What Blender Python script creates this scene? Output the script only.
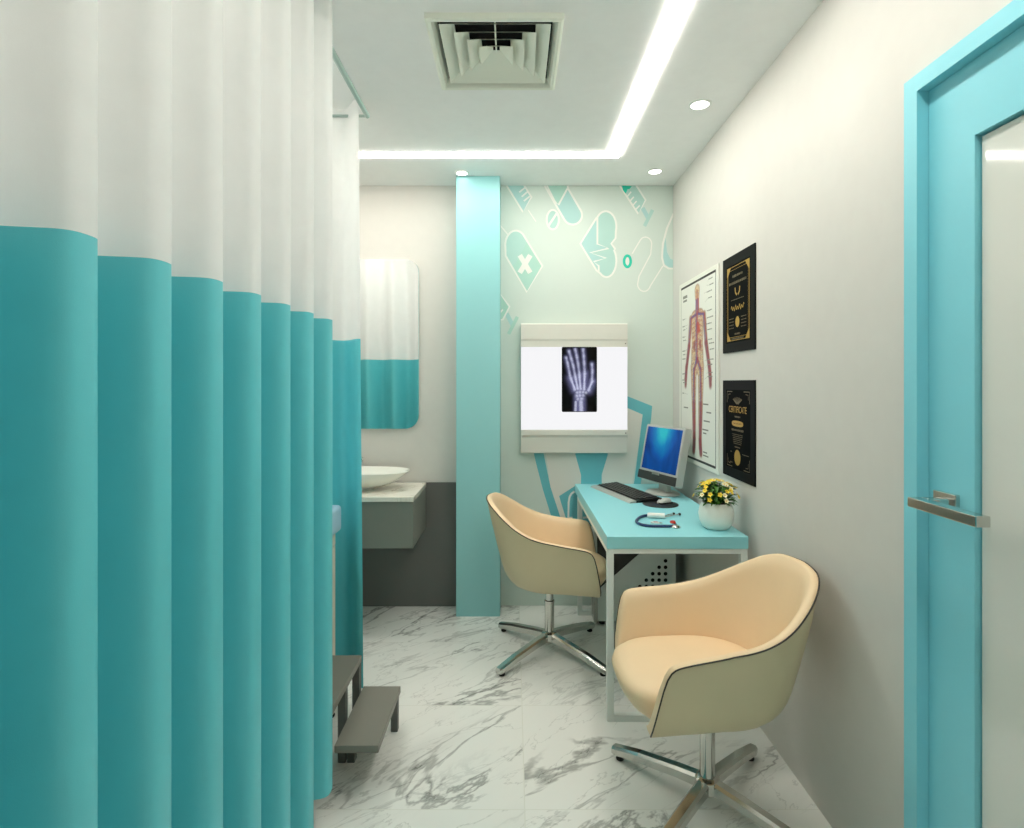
import bpy, bmesh, math, random
import numpy as np
from mathutils import Vector, Matrix
from mathutils.geometry import tessellate_polygon

random.seed(7)
S = bpy.context.scene
for o in list(bpy.data.objects):
    bpy.data.objects.remove(o)
COL = S.collection
PI = math.pi

# ------------------------------------------------------------------ camera
cam = bpy.data.cameras.new('camera')
cam.sensor_width = 36.0
cam.lens = 20.0
cam.shift_x = -0.0015
cam.shift_y = -31.0 / 1024.0
cam.clip_start = 0.02
camo = bpy.data.objects.new('camera', cam)
COL.objects.link(camo)
camo.location = (0, 0, 1.37)
camo.rotation_euler = (PI / 2, 0, 0)
S.camera = camo

# ------------------------------------------------------------------ world, light levels, exposure
wd = bpy.data.worlds.new('world')
S.world = wd
wd.use_nodes = True
wd.node_tree.nodes['Background'].inputs[0].default_value = (0.8, 0.9, 1.0, 1)
wd.node_tree.nodes['Background'].inputs[1].default_value = 0.05
S.view_settings.view_transform = 'Standard'
S.view_settings.look = 'None'
S.view_settings.gamma = 1.0
S.view_settings.use_curve_mapping = False
S.view_settings.exposure = 0.24
STRIP_POWER = 25.0       # radiance of the ceiling light line
SPOT_WATTS = 2.0        # each recessed downlight
BOX_POWER = 0.82         # lit face of the viewing box
SCREEN_POWER = 0.72

try:
    S.cycles.use_denoising = True
    S.cycles.max_bounces = 10
    S.cycles.diffuse_bounces = 6
    S.cycles.sample_clamp_indirect = 6.0
except Exception:
    pass

# ------------------------------------------------------------------ dimensions
HC = 2.585               # ceiling height
YB = 3.503               # back wall
XR = 0.982               # right wall
XL = -1.55               # left wall
YR = -1.5                # wall behind the camera
F = 1024 * 20.0 / 36.0


def at(px, py, d):       # a reading off the photograph at a known distance
    return ((px - 513.5) * d / F, 1.37 - (py - 383) * d / F)


# ------------------------------------------------------------------ materials
def lin(c):
    r = []
    for v in c:
        v /= 255.0
        r.append(v / 12.92 if v <= 0.04045 else ((v + 0.055) / 1.055) ** 2.4)
    return (r[0], r[1], r[2], 1.0)


def mat(name, rgb, rough=0.5, metal=0.0, spec=0.5, var=0.03, vscale=18.0, bump=0.0, bscale=200.0, coat=0.0):
    m = bpy.data.materials.new(name)
    m.use_nodes = True
    nt = m.node_tree
    b = nt.nodes['Principled BSDF']
    b.inputs['Roughness'].default_value = rough
    b.inputs['Metallic'].default_value = metal
    b.inputs['Specular IOR Level'].default_value = spec
    b.inputs['Coat Weight'].default_value = coat
    b.inputs['Coat Roughness'].default_value = 0.08
    tc = nt.nodes.new('ShaderNodeTexCoord')
    n = nt.nodes.new('ShaderNodeTexNoise')
    n.inputs['Scale'].default_value = vscale
    n.inputs['Detail'].default_value = 3
    nt.links.new(tc.outputs['Object'], n.inputs['Vector'])
    mx = nt.nodes.new('ShaderNodeMix')
    mx.data_type = 'RGBA'
    c = lin(rgb)
    mx.inputs[6].default_value = tuple(v * (1 - var) for v in c[:3]) + (1,)
    mx.inputs[7].default_value = tuple(min(1, v * (1 + var)) for v in c[:3]) + (1,)
    nt.links.new(n.outputs['Fac'], mx.inputs[0])
    nt.links.new(mx.outputs[2], b.inputs['Base Color'])
    if bump > 0:
        n2 = nt.nodes.new('ShaderNodeTexNoise')
        n2.inputs['Scale'].default_value = bscale
        nt.links.new(tc.outputs['Object'], n2.inputs['Vector'])
        bp = nt.nodes.new('ShaderNodeBump')
        bp.inputs['Strength'].default_value = bump
        bp.inputs['Distance'].default_value = 0.002
        nt.links.new(n2.outputs['Fac'], bp.inputs['Height'])
        nt.links.new(bp.outputs['Normal'], b.inputs['Normal'])
    return m


def emis(name, rgb, strength):
    m = bpy.data.materials.new(name)
    m.use_nodes = True
    nt = m.node_tree
    nt.nodes.remove(nt.nodes['Principled BSDF'])
    e = nt.nodes.new('ShaderNodeEmission')
    e.inputs[0].default_value = lin(rgb)
    e.inputs[1].default_value = strength
    nt.links.new(e.outputs[0], nt.nodes['Material Output'].inputs[0])
    return m


def vcol_mat(name, rough=0.4, emit=0.0):
    m = bpy.data.materials.new(name)
    m.use_nodes = True
    nt = m.node_tree
    b = nt.nodes['Principled BSDF']
    b.inputs['Roughness'].default_value = rough
    a = nt.nodes.new('ShaderNodeAttribute')
    a.attribute_name = 'print'
    nt.links.new(a.outputs['Color'], b.inputs['Base Color'])
    if emit:
        nt.links.new(a.outputs['Color'], b.inputs['Emission Color'])
        b.inputs['Emission Strength'].default_value = emit
        b.inputs['Base Color'].default_value = (0.002, 0.002, 0.002, 1)
        b.inputs['Specular IOR Level'].default_value = 0.1
        for l in list(nt.links):
            if l.to_socket == b.inputs['Base Color']:
                nt.links.remove(l)
    return m


def marble(name, tiles=True, scale=1.0, light=(238, 238, 233), dark=(106, 107, 102), rough=0.24):
    m = bpy.data.materials.new(name)
    m.use_nodes = True
    nt = m.node_tree
    L = nt.links.new
    b = nt.nodes['Principled BSDF']
    b.inputs['Roughness'].default_value = rough

    def node(t, **kw):
        x = nt.nodes.new(t)
        for k, v in kw.items():
            setattr(x, k, v)
        return x

    def math_(op, a, c=None):
        x = node('ShaderNodeMath', operation=op)
        for i, v in enumerate((a, c)):
            if v is None:
                continue
            if isinstance(v, (int, float)):
                x.inputs[i].default_value = v
            else:
                L(v, x.inputs[i])
        return x.outputs[0]
    tc = node('ShaderNodeTexCoord')
    vr = node('ShaderNodeVectorRotate', rotation_type='Z_AXIS')
    vr.inputs['Angle'].default_value = math.radians(-40)
    L(tc.outputs['Object'], vr.inputs['Vector'])
    mp = node('ShaderNodeMapping')
    mp.inputs['Scale'].default_value = (0.5 * scale, 1.7 * scale, 1)
    L(vr.outputs[0], mp.inputs['Vector'])
    # each tile takes its own piece of the stone
    sep = node('ShaderNodeSeparateXYZ')
    L(tc.outputs['Object'], sep.inputs[0])
    tx = math_('FLOOR', math_('DIVIDE', math_('SUBTRACT', sep.outputs[0], 0.036), 1.2))
    ty = math_('FLOOR', math_('DIVIDE', math_('SUBTRACT', sep.outputs[1], 2.417), 0.59))
    off = node('ShaderNodeCombineXYZ')
    if tiles:
        L(math_('MULTIPLY', tx, 1.37), off.inputs[0])
        L(math_('MULTIPLY', ty, 0.83), off.inputs[1])
    add = node('ShaderNodeVectorMath', operation='ADD')
    L(mp.outputs[0], add.inputs[0])
    L(off.outputs[0], add.inputs[1])
    v = add.outputs[0]

    def ridge(sc, width, seed, dist, det=7):
        n = node('ShaderNodeTexNoise', noise_dimensions='4D')
        n.inputs['W'].default_value = seed
        n.inputs['Scale'].default_value = sc
        n.inputs['Detail'].default_value = det
        n.inputs['Roughness'].default_value = 0.55
        n.inputs['Distortion'].default_value = dist
        L(v, n.inputs['Vector'])
        r = math_('ABSOLUTE', math_('SUBTRACT', n.outputs['Fac'], 0.5))
        mr = node('ShaderNodeMapRange', interpolation_type='SMOOTHSTEP')
        mr.inputs['From Min'].default_value = 0.0
        mr.inputs['From Max'].default_value = width
        mr.inputs['To Min'].default_value = 1.0
        mr.inputs['To Max'].default_value = 0.0
        L(r, mr.inputs['Value'])
        return mr.outputs[0]

    def mask(sc, seed, lo, hi):
        n = node('ShaderNodeTexNoise', noise_dimensions='4D')
        n.inputs['W'].default_value = seed
        n.inputs['Scale'].default_value = sc
        n.inputs['Detail'].default_value = 3
        L(v, n.inputs['Vector'])
        mr = node('ShaderNodeMapRange', interpolation_type='SMOOTHSTEP')
        mr.inputs['From Min'].default_value = lo
        mr.inputs['From Max'].default_value = hi
        L(n.outputs['Fac'], mr.inputs['Value'])
        return mr.outputs[0]
    v1 = math_('MULTIPLY', ridge(1.5, 0.013, 3.1, 0.7), mask(1.6, 9.0, 0.42, 0.60))
    cl = mask(1.1, 12.0, 0.46, 0.62)
    v2 = math_('MULTIPLY', ridge(5.0, 0.030, 6.3, 1.0), cl)
    v4 = math_('MULTIPLY', ridge(2.6, 0.006, 16.3, 1.1), 0.25)
    v3 = math_('MULTIPLY', mask(2.4, 5.5, 0.50, 0.80), math_('ADD', math_('MULTIPLY', cl, 0.26), 0.10))
    v3 = math_('ADD', v3, v4)
    tot = math_('MINIMUM', math_('ADD', math_('ADD', math_('MULTIPLY', v1, 0.62), math_('MULTIPLY', v2, 0.34)), v3), 1.0)
    mx = node('ShaderNodeMix', data_type='RGBA')
    mx.inputs[6].default_value = lin(light)
    mx.inputs[7].default_value = lin(dark)
    L(tot, mx.inputs[0])
    outc = mx.outputs[2]
    if tiles:
        def line(src, o, per, w):
            fr = math_('FRACT', math_('ADD', math_('DIVIDE', math_('SUBTRACT', src, o), per), 100.0))
            dd = math_('MINIMUM', fr, math_('SUBTRACT', 1.0, fr))
            return math_('LESS_THAN', math_('MULTIPLY', dd, per), w)
        g = math_('MAXIMUM', line(sep.outputs[0], 0.036, 1.2, 0.0018), line(sep.outputs[1], 2.417, 0.59, 0.0018))
        m2 = node('ShaderNodeMix', data_type='RGBA')
        L(g, m2.inputs[0])
        L(outc, m2.inputs[6])
        m2.inputs[7].default_value = lin((228, 228, 220))
        outc = m2.outputs[2]
    L(outc, b.inputs['Base Color'])
    return m


M = {}
M['wall'] = mat('wall paint', (213, 210, 204), 0.6, bump=0.05)
M['ceiling'] = mat('ceiling paint', (248, 248, 247), 0.7)
M['teal'] = mat('teal lacquer', (148, 207, 209), 0.42, var=0.01)
M['door'] = mat('door lacquer', (132, 212, 226), 0.42, var=0.01)
M['desk'] = mat('desk laminate', (146, 216, 224), 0.4, var=0.01)

def cloth_mat(name, rgb, trans=0.4, rough=0.9, spec=0.1):
    m = mat(name, rgb, rough, spec=spec, bump=0.1, bscale=600)
    nt = m.node_tree
    b = nt.nodes['Principled BSDF']
    tr = nt.nodes.new('ShaderNodeBsdfTranslucent')
    nt.links.new(b.inputs['Base Color'].links[0].from_socket, tr.inputs['Color'])
    mx = nt.nodes.new('ShaderNodeMixShader')
    mx.inputs[0].default_value = trans
    nt.links.new(b.outputs[0], mx.inputs[1])
    nt.links.new(tr.outputs[0], mx.inputs[2])
    nt.links.new(mx.outputs[0], nt.nodes['Material Output'].inputs[0])
    return m


M['cloth_white'] = cloth_mat('white curtain cloth', (240, 241, 240), 0.36)
M['cloth_teal'] = cloth_mat('teal curtain cloth', (94, 200, 210), 0.0, 0.45, 0.6)
M['dark_panel'] = mat('dark grey panel', (104, 105, 101), 0.45, var=0.02)
M['vanity'] = mat('grey green cabinet', (130, 132, 124), 0.45, var=0.02)
M['ceramic'] = mat('white ceramic', (240, 240, 232), 0.12, var=0.0, coat=0.4)
M['chrome'] = mat('chrome', (205, 205, 200), 0.16, 1.0, var=0.02)
M['steel'] = mat('brushed steel', (178, 176, 168), 0.28, 1.0, var=0.04)
M['white_metal'] = mat('white powder coat', (228, 233, 228), 0.4, var=0.01)
M['rail'] = mat('satin rail metal', (168, 186, 180), 0.35, 0.8)
M['leather'] = mat('cream leather', (236, 207, 168), 0.45, var=0.02, bump=0.08, bscale=350)
M['leather_out'] = mat('beige leather', (208, 195, 160), 0.42, var=0.02, bump=0.08, bscale=350)
M['piping'] = mat('dark piping', (46, 40, 34), 0.5)
M['black'] = mat('black plastic', (22, 22, 22), 0.35)
M['rubber'] = mat('black rubber', (16, 16, 16), 0.7)
M['char'] = mat('charcoal plastic', (52, 50, 47), 0.4)
M['silver'] = mat('silver plastic', (190, 192, 186), 0.32, 0.25)
M['case'] = mat('pale grey case metal', (226, 231, 226), 0.35, 0.15)
M['box'] = mat('viewer housing', (218, 217, 208), 0.4, var=0.01)
M['stool'] = mat('grey stool laminate', (124, 122, 113), 0.45, var=0.02)
M['stool_edge'] = mat('grey stool edge', (92, 96, 92), 0.5, var=0.02)
M['mattress'] = mat('pale blue vinyl', (172, 204, 224), 0.4, var=0.01)
M['bed_frame'] = mat('cream bed frame', (232, 220, 200), 0.4)
M['marble_top'] = marble('veined counter stone', False, 2.5, (238, 234, 222), (165, 150, 120), 0.2)
M['floor'] = marble('marble tiles')
M['glow'] = emis('light line', (255, 250, 240), STRIP_POWER)
M['lens'] = emis('downlight lens', (255, 252, 244), 9.0)
M['lit'] = emis('lit panel', (250, 250, 252), BOX_POWER)
M['gold'] = mat('gold print', (196, 152, 48), 0.3, 0.6, var=0.12, vscale=60)
M['gold_dim'] = mat('dull gold print', (104, 88, 54), 0.4, 0.3, var=0.15, vscale=90)
M['cert'] = mat('black certificate paper', (6, 6, 7), 0.6, spec=0.04)
M['cert_frame'] = mat('black certificate frame', (8, 8, 8), 0.5, spec=0.08)
M['paper'] = mat('white poster paper', (232, 232, 222), 0.5, var=0.01)
M['ink'] = mat('dark poster ink', (42, 40, 38), 0.6)
M['label_ink'] = mat('grey poster ink', (138, 138, 130), 0.6)
M['mint'] = mat('mural mint ground', (208, 220, 212), 0.55, var=0.01)
M['mural_pale'] = mat('mural pale aqua', (176, 212, 204), 0.55, var=0.01)
M['mural_aqua'] = mat('mural aqua', (172, 211, 208), 0.55, var=0.01)
M['mural_green'] = mat('mural green', (172, 212, 199), 0.55, var=0.01)
M['mural_bright'] = mat('mural bright green', (22, 196, 168), 0.55, var=0.01)
M['mural_line'] = mat('mural white line', (236, 236, 230), 0.55, var=0.01)
M['mural_cream'] = mat('mural cream', (224, 224, 216), 0.55, var=0.01)
M['mural_teal'] = mat('mural teal', (104, 186, 196), 0.55, var=0.01)
M['pot'] = mat('white pot glaze', (236, 238, 230), 0.4, var=0.03, vscale=30, bump=0.1, bscale=60)
M['soil'] = mat('soil', (62, 42, 26), 0.9, var=0.3, vscale=120)
M['leaf'] = mat('green leaf', (62, 112, 34), 0.45, var=0.35, vscale=40)
M['petal'] = mat('yellow petal', (240, 214, 60), 0.5, var=0.1)
M['petal_pale'] = mat('cream petal', (246, 238, 190), 0.5, var=0.05)
M['petal_eye'] = mat('flower eye', (226, 150, 30), 0.5)
M['blue_tube'] = mat('navy tubing', (26, 52, 96), 0.35)
M['red'] = mat('red plastic', (200, 52, 34), 0.4)
M['white_plastic'] = mat('white plastic', (236, 236, 230), 0.3)
M['mirror'] = mat('mirror silvering', (244, 245, 244), 0.01, 1.0, var=0.0)
M['vent'] = mat('vent enamel', (240, 243, 230), 0.45, var=0.01)
M['void'] = mat('dark duct', (4, 4, 4), 0.9)
M['frosted'] = mat('frosted glass panel', (224, 225, 218), 0.06, var=0.01, coat=0.3)
M['poster_print'] = vcol_mat('poster print', 0.45)
M['film'] = vcol_mat('x ray film', 0.6, emit=1.0)  # emission stands in for the viewing box shining through


def screen_mat():
    m = bpy.data.materials.new('monitor picture')
    m.use_nodes = True
    nt = m.node_tree
    L = nt.links.new
    b = nt.nodes['Principled BSDF']
    b.inputs['Base Color'].default_value = (0.003, 0.005, 0.01, 1)
    b.inputs['Roughness'].default_value = 0.3
    b.inputs['Specular IOR Level'].default_value = 0.12
    tc = nt.nodes.new('ShaderNodeTexCoord')
    mp = nt.nodes.new('ShaderNodeMapping')
    mp.inputs['Location'].default_value = (0.02, -0.045, 0)
    mp.inputs['Rotation'].default_value = (0, 0.5, 0)
    mp.inputs['Scale'].default_value = (6.5, 1, 3.6)
    L(tc.outputs['Object'], mp.inputs['Vector'])
    n = nt.nodes.new('ShaderNodeTexNoise')
    n.inputs['Scale'].default_value = 1.3
    n.inputs['Distortion'].default_value = 0.8
    L(mp.outputs[0], n.inputs['Vector'])
    g = nt.nodes.new('ShaderNodeTexGradient')
    g.gradient_type = 'SPHERICAL'
    mp2 = nt.nodes.new('ShaderNodeMapping')
    mp2.inputs['Location'].default_value = (-0.15, 0, -0.62)
    mp2.inputs['Rotation'].default_value = (0, 0.35, 0)
    mp2.inputs['Scale'].default_value = (7.0, 1, 5.0)
    L(tc.outputs['Object'], mp2.inputs['Vector'])
    L(mp2.outputs[0], g.inputs['Vector'])
    a = nt.nodes.new('ShaderNodeMath')
    a.operation = 'MULTIPLY_ADD'
    L(n.outputs['Fac'], a.inputs[0])
    a.inputs[1].default_value = 0.55
    L(g.outputs['Fac'], a.inputs[2])
    r = nt.nodes.new('ShaderNodeValToRGB')
    r.color_ramp.elements[0].position = 0.16
    r.color_ramp.elements[0].color = lin((0, 44, 112))
    r.color_ramp.elements[1].position = 1.0
    r.color_ramp.elements[1].color = lin((40, 190, 200))
    e = r.color_ramp.elements.new(0.42)
    e.color = lin((0, 84, 165))
    e = r.color_ramp.elements.new(0.7)
    e.color = lin((0, 132, 190))
    L(a.outputs[0], r.inputs[0])
    L(r.outputs[0], b.inputs['Emission Color'])
    b.inputs['Emission Strength'].default_value = SCREEN_POWER
    return m


M['screen'] = screen_mat()


# ------------------------------------------------------------------ mesh helpers
def link(name, me, parent=None, mats=()):
    o = bpy.data.objects.new(name, me)
    COL.objects.link(o)
    if parent is not None:
        o.parent = parent
    for m in mats:
        me.materials.append(m)
    return o


def obj(name, bm, m, parent=None, smooth=False, loc=None):
    bmesh.ops.recalc_face_normals(bm, faces=bm.faces)
    me = bpy.data.meshes.new(name)
    bm.to_mesh(me)
    bm.free()
    if smooth:
        for p in me.polygons:
            p.use_smooth = True
        if smooth != 'all':
            me.set_sharp_from_angle(angle=math.radians(40))
    ms = m if isinstance(m, (list, tuple)) else [m]
    o = link(name, me, parent, ms)
    if loc is not None:
        o.location = loc
    return o


def tag(o, label, cat, group=None, kind=None):
    o['label'] = label
    o['category'] = cat
    if group:
        o['group'] = group
    if kind:
        o['kind'] = kind
    return o


def structure(o, label=None, cat=None):
    o['kind'] = 'structure'
    if label:
        o['label'] = label
    if cat:
        o['category'] = cat
    return o


def thing(name, label, cat, loc=(0, 0, 0), rz=0.0, group=None):
    o = bpy.data.objects.new(name, None)
    o.empty_display_size = 0.05
    COL.objects.link(o)
    o.location = loc
    o.rotation_euler = (0, 0, rz)
    return tag(o, label, cat, group)


def B():
    return bmesh.new()


def box(bm, x0, x1, y0, y1, z0, z1, bev=0.0, seg=2, mi=0):
    r = bmesh.ops.create_cube(bm, size=1.0)
    vs = r['verts']
    for v in vs:
        v.co = Vector((x0 + (v.co.x + .5) * (x1 - x0), y0 + (v.co.y + .5) * (y1 - y0), z0 + (v.co.z + .5) * (z1 - z0)))
    fs = set(f for v in vs for f in v.link_faces)
    for f in fs:
        f.material_index = mi
    if bev > 0:
        es = set(e for v in vs for e in v.link_edges)
        bmesh.ops.bevel(bm, geom=list(es), offset=bev, segments=seg, profile=0.6, affect='EDGES')
    return bm


def tube(bm, pts, r, seg=10, cap=True, closed=False):
    pts = [Vector(p) for p in pts]
    n = len(pts)
    rs = r if isinstance(r, (list, tuple)) else [r] * n
    rings = []
    up = None
    for i, p in enumerate(pts):
        a = pts[i - 1] if (i > 0 or closed) else p
        c = pts[(i + 1) % n] if (i < n - 1 or closed) else p
        t = (c - a)
        t = t.normalized() if t.length > 1e-9 else Vector((0, 0, 1))
        if up is None:
            up = Vector((0, 0, 1)) if abs(t.z) < 0.9 else Vector((1, 0, 0))
        s = t.cross(up)
        s.normalize()
        up = s.cross(t).normalized()
        rings.append([bm.verts.new(p + (s * math.cos(2 * PI * k / seg) + up * math.sin(2 * PI * k / seg)) * rs[i]) for k in range(seg)])
    m = n if closed else n - 1
    for i in range(m):
        A, C = rings[i], rings[(i + 1) % n]
        for k in range(seg):
            bm.faces.new((A[k], A[(k + 1) % seg], C[(k + 1) % seg], C[k]))
    if cap and not closed:
        bm.faces.new(rings[0][::-1])
        bm.faces.new(rings[-1])
    return bm


def lathe(bm, prof, seg=32, cx=0, cy=0, sx=1.0, sy=1.0):
    rings = []
    for r, z in prof:
        if r < 1e-6:
            rings.append([bm.verts.new((cx, cy, z))])
        else:
            rings.append([bm.verts.new((cx + r * sx * math.cos(2 * PI * k / seg), cy + r * sy * math.sin(2 * PI * k / seg), z)) for k in range(seg)])
    for i in range(len(rings) - 1):
        a, c = rings[i], rings[i + 1]
        for k in range(seg):
            k2 = (k + 1) % seg
            if len(a) == 1 and len(c) > 1:
                bm.faces.new((a[0], c[k2], c[k]))
            elif len(c) == 1 and len(a) > 1:
                bm.faces.new((a[k], a[k2], c[0]))
            elif len(a) > 1:
                bm.faces.new((a[k], a[k2], c[k2], c[k]))
    return bm


def loft(bm, rows, wrap=False, cap0=False, cap1=False, mi=0):
    vr = [[bm.verts.new(p) for p in row] for row in rows]
    for i in range(len(vr) - 1):
        a, c = vr[i], vr[i + 1]
        n = len(a)
        for k in range(n if wrap else n - 1):
            k2 = (k + 1) % n
            try:
                f = bm.faces.new((a[k], a[k2], c[k2], c[k]))
                f.material_index = mi
            except ValueError:
                pass
    if cap0:
        bm.faces.new(vr[0][::-1]).material_index = mi
    if cap1:
        bm.faces.new(vr[-1]).material_index = mi
    return bm


def rrect(w, h, r, n=8):
    pts = []
    for cx, cy, a0 in ((w - r, h - r, 0), (-w + r, h - r, PI / 2), (-w + r, -h + r, PI), (w - r, -h + r, 1.5 * PI)):
        for k in range(n + 1):
            a = a0 + k * PI / 2 / n
            pts.append((cx + r * math.cos(a), cy + r * math.sin(a)))
    return pts


def interp(xs, ys, x):   # smooth monotone interpolation
    n = len(xs)
    d = [(ys[i + 1] - ys[i]) / (xs[i + 1] - xs[i]) for i in range(n - 1)]
    m = [d[0]] + [0 if d[i - 1] * d[i] <= 0 else 2 * d[i - 1] * d[i] / (d[i - 1] + d[i]) for i in range(1, n - 1)] + [d[-1]]
    x = max(xs[0], min(xs[-1], x))
    i = 0
    while i < n - 2 and x > xs[i + 1]:
        i += 1
    h = xs[i + 1] - xs[i]
    t = (x - xs[i]) / h
    return ((2 * t ** 3 - 3 * t ** 2 + 1) * ys[i] + (t ** 3 - 2 * t ** 2 + t) * h * m[i] + (-2 * t ** 3 + 3 * t ** 2) * ys[i + 1] + (t ** 3 - t ** 2) * h * m[i + 1])


# flat printed shapes: polygons and strokes in a 2-D frame, clipped to a rectangle
class Flat:
    def __init__(self, to3d, rect):
        self.bm = B()
        self.to3d = to3d
        self.rect = rect
        self.mats = []
        self.n = 0

    def mi(self, m):
        if m not in self.mats:
            self.mats.append(m)
        return self.mats.index(m)

    def clip(self, pts):
        x0, x1, y0, y1 = self.rect
        for ax, lim, sg in ((0, x0, 1), (0, x1, -1), (1, y0, 1), (1, y1, -1)):
            out = []
            for i in range(len(pts)):
                p, q = pts[i], pts[(i + 1) % len(pts)]
                ip, iq = sg * (p[ax] - lim) >= 0, sg * (q[ax] - lim) >= 0
                if ip:
                    out.append(p)
                if ip != iq:
                    t = (lim - p[ax]) / (q[ax] - p[ax])
                    out.append((p[0] + t * (q[0] - p[0]), p[1] + t * (q[1] - p[1])))
            pts = out
            if not pts:
                return []
        return pts

    def poly(self, pts, m, lift):
        tris = tessellate_polygon([[Vector((p[0], p[1], 0)) for p in pts]])
        k = self.mi(m)
        for t in tris:
            c = self.clip([pts[i] for i in t])
            if len(c) >= 3:
                try:
                    self.bm.faces.new([self.bm.verts.new(self.to3d(p[0], p[1], lift)) for p in c]).material_index = k
                except ValueError:
                    pass

    def stroke(self, pts, w, m, lift, closed=False):
        n = len(pts)
        L, R = [], []
        for i in range(n):
            a = pts[i - 1] if (i > 0 or closed) else pts[i]
            c = pts[(i + 1) % n] if (i < n - 1 or closed) else pts[i]
            dx, dy = c[0] - a[0], c[1] - a[1]
            l = math.hypot(dx, dy) or 1
            L.append((pts[i][0] - dy / l * w / 2, pts[i][1] + dx / l * w / 2))
            R.append((pts[i][0] + dy / l * w / 2, pts[i][1] - dx / l * w / 2))
        k = self.mi(m)
        for i in range(n if closed else n - 1):
            j = (i + 1) % n
            for q in ((L[i], R[i], R[j]), (L[i], R[j], L[j])):
                c = self.clip(list(q))
                if len(c) >= 3:
                    try:
                        self.bm.faces.new([self.bm.verts.new(self.to3d(p[0], p[1], lift)) for p in c]).material_index = k
                    except ValueError:
                        pass

    def done(self, name, parent=None):
        me = bpy.data.meshes.new(name)
        self.bm.to_mesh(me)
        self.bm.free()
        return link(name, me, parent, self.mats)


def text_polys(body, height):
    cu = bpy.data.curves.new('lettering', 'FONT')
    cu.body = body
    cu.size = 1.0
    cu.align_x = 'CENTER'
    o = bpy.data.objects.new('lettering', cu)
    COL.objects.link(o)
    dg = bpy.context.evaluated_depsgraph_get()
    dg.update()
    me = o.evaluated_get(dg).to_mesh()
    vs = [(v.co.x * height, v.co.y * height) for v in me.vertices]
    fs = [[vs[i] for i in p.vertices] for p in me.polygons]
    o.evaluated_get(dg).to_mesh_clear()
    bpy.data.objects.remove(o)
    bpy.data.curves.remove(cu)
    return fs


# ================================================================== THE ROOM
bm = box(B(), XL - .1, XR + .2, YR - .1, YB + .1, -0.1, 0.0)
structure(obj('floor', bm, M['floor']), 'white grey-veined marble tile floor', 'floor')

VX, VY, VH = -0.063, 2.0955, 0.205      # opening for the air vent
bm = B()
box(bm, XL - .1, XR + .2, YR - .1, VY - VH, HC, HC + .1)
box(bm, XL - .1, XR + .2, VY + VH, YB + .1, HC, HC + .1)
box(bm, XL - .1, VX - VH, VY - VH, VY + VH, HC, HC + .1)
box(bm, VX + VH, XR + .2, VY - VH, VY + VH, HC, HC + .1)
structure(obj('ceiling', bm, M['ceiling']), 'plain pale ceiling with a light line let in', 'ceiling')

bm = box(B(), XL - .1, XR + .2, YB, YB + .1, 0, HC)
structure(obj('wall_back', bm, M['wall']), 'white back wall behind the mirror', 'wall')
DY0, DY1, DZ = 0.42, 1.385, 2.085
bm = B()
box(bm, XR, XR + .1, DY1, YB, 0, HC)
box(bm, XR, XR + .1, YR, DY0, 0, HC)
box(bm, XR, XR + .1, DY0, DY1, DZ, HC)
structure(obj('wall_right', bm, M['wall']), 'white right-hand wall with the door', 'wall')
structure(obj('wall_left', box(B(), XL - .1, XL, YR, YB, 0, HC), M['wall']))
structure(obj('wall_front', box(B(), XL - .1, XR + .2, YR - .1, YR, 0, HC), M['wall']))

cx0, cx1 = -0.337, -0.0795
bm = box(B(), cx0, cx1, 3.336, YB - .001, 0, HC - .001, 0.002, 1)
structure(obj('column', bm, M['teal']), 'teal square column against the back wall', 'column')
bm = box(B(), XL + .001, cx0 - .001, YB - .014, YB - .0005, 0, 0.76, 0.001, 1)
structure(obj('trim_1', bm, M['dark_panel']), 'dark grey wall panel below the washbasin', 'wall panel')

# ------------------------------------------------------------------ mural on the back wall
MY = YB - 0.0025


def mural3d(x, z, lift):
    return (x, MY - lift, z)


fl = Flat(mural3d, (cx1 + .001, XR - .0005, 0.001, HC - .001))


def zp(ox, oy, sc, pts):
    return [at(ox + sc * a, oy + sc * b, YB) for a, b in pts]


def q5(*pts):
    return zp(490, 170, .1953, pts)


def q9(*pts):
    return zp(515, 440, .1416, pts)


def arc(cx, cy, rx, ry, a0, a1, n=14):
    return [(cx + rx * math.cos(math.radians(a0 + (a1 - a0) * k / n)), cy + ry * math.sin(math.radians(a0 + (a1 - a0) * k / n))) for k in range(n + 1)]


LW = 0.012
X0, X1 = cx1 + .001, XR - .0005
fl.poly([(X0, .001), (X1, .001), (X1, HC - .001), (X0, HC - .001)], M['mint'], 0.0)


def motif(pts, fill, lift=0.0004, line=M['mural_line'], w=LW):
    fl.poly(pts, fill, lift)
    fl.stroke(pts, w, line, lift + .0003, closed=True)


def rot_caps(cx, cy, ax, ay, half, rad):   # capsule along direction (ax, ay), in crop pixels
    l = math.hypot(ax, ay)
    ux, uy = ax / l, ay / l
    b0 = math.degrees(math.atan2(uy, ux))
    return arc(cx + ux * half, cy + uy * half, rad, rad, b0 - 90, b0 + 90) + arc(cx - ux * half, cy - uy * half, rad, rad, b0 + 90, b0 + 270)


# upper left syringe
motif(q5((60, 40), (150, 40), (212, 140), (168, 215)), M['mural_aqua'])
for a in ((150, 115, 180, 90), (162, 138, 192, 112), (173, 160, 203, 136)):
    fl.stroke(q5(a[:2], a[2:]), .010, M['mural_line'], .0009)
fl.stroke(q5((195, 205), (235, 265)), .006, M['mural_line'], .0007)
# capsule and tablet
cap = rot_caps(375, 150, 1, 1.72, 95, 48)
motif(q5(*cap), M['mural_aqua'])
motif(q5((262, 20), (392, 20), (398, 92), (350, 180), (330, 160)), M['mural_green'], .0008)
motif(q5(*arc(321, 255, 31, 50, 0, 350, 24)), M['mural_pale'])
fl.stroke(q5((300, 285), (342, 222)), .014, M['mural_line'], .0009)
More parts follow.
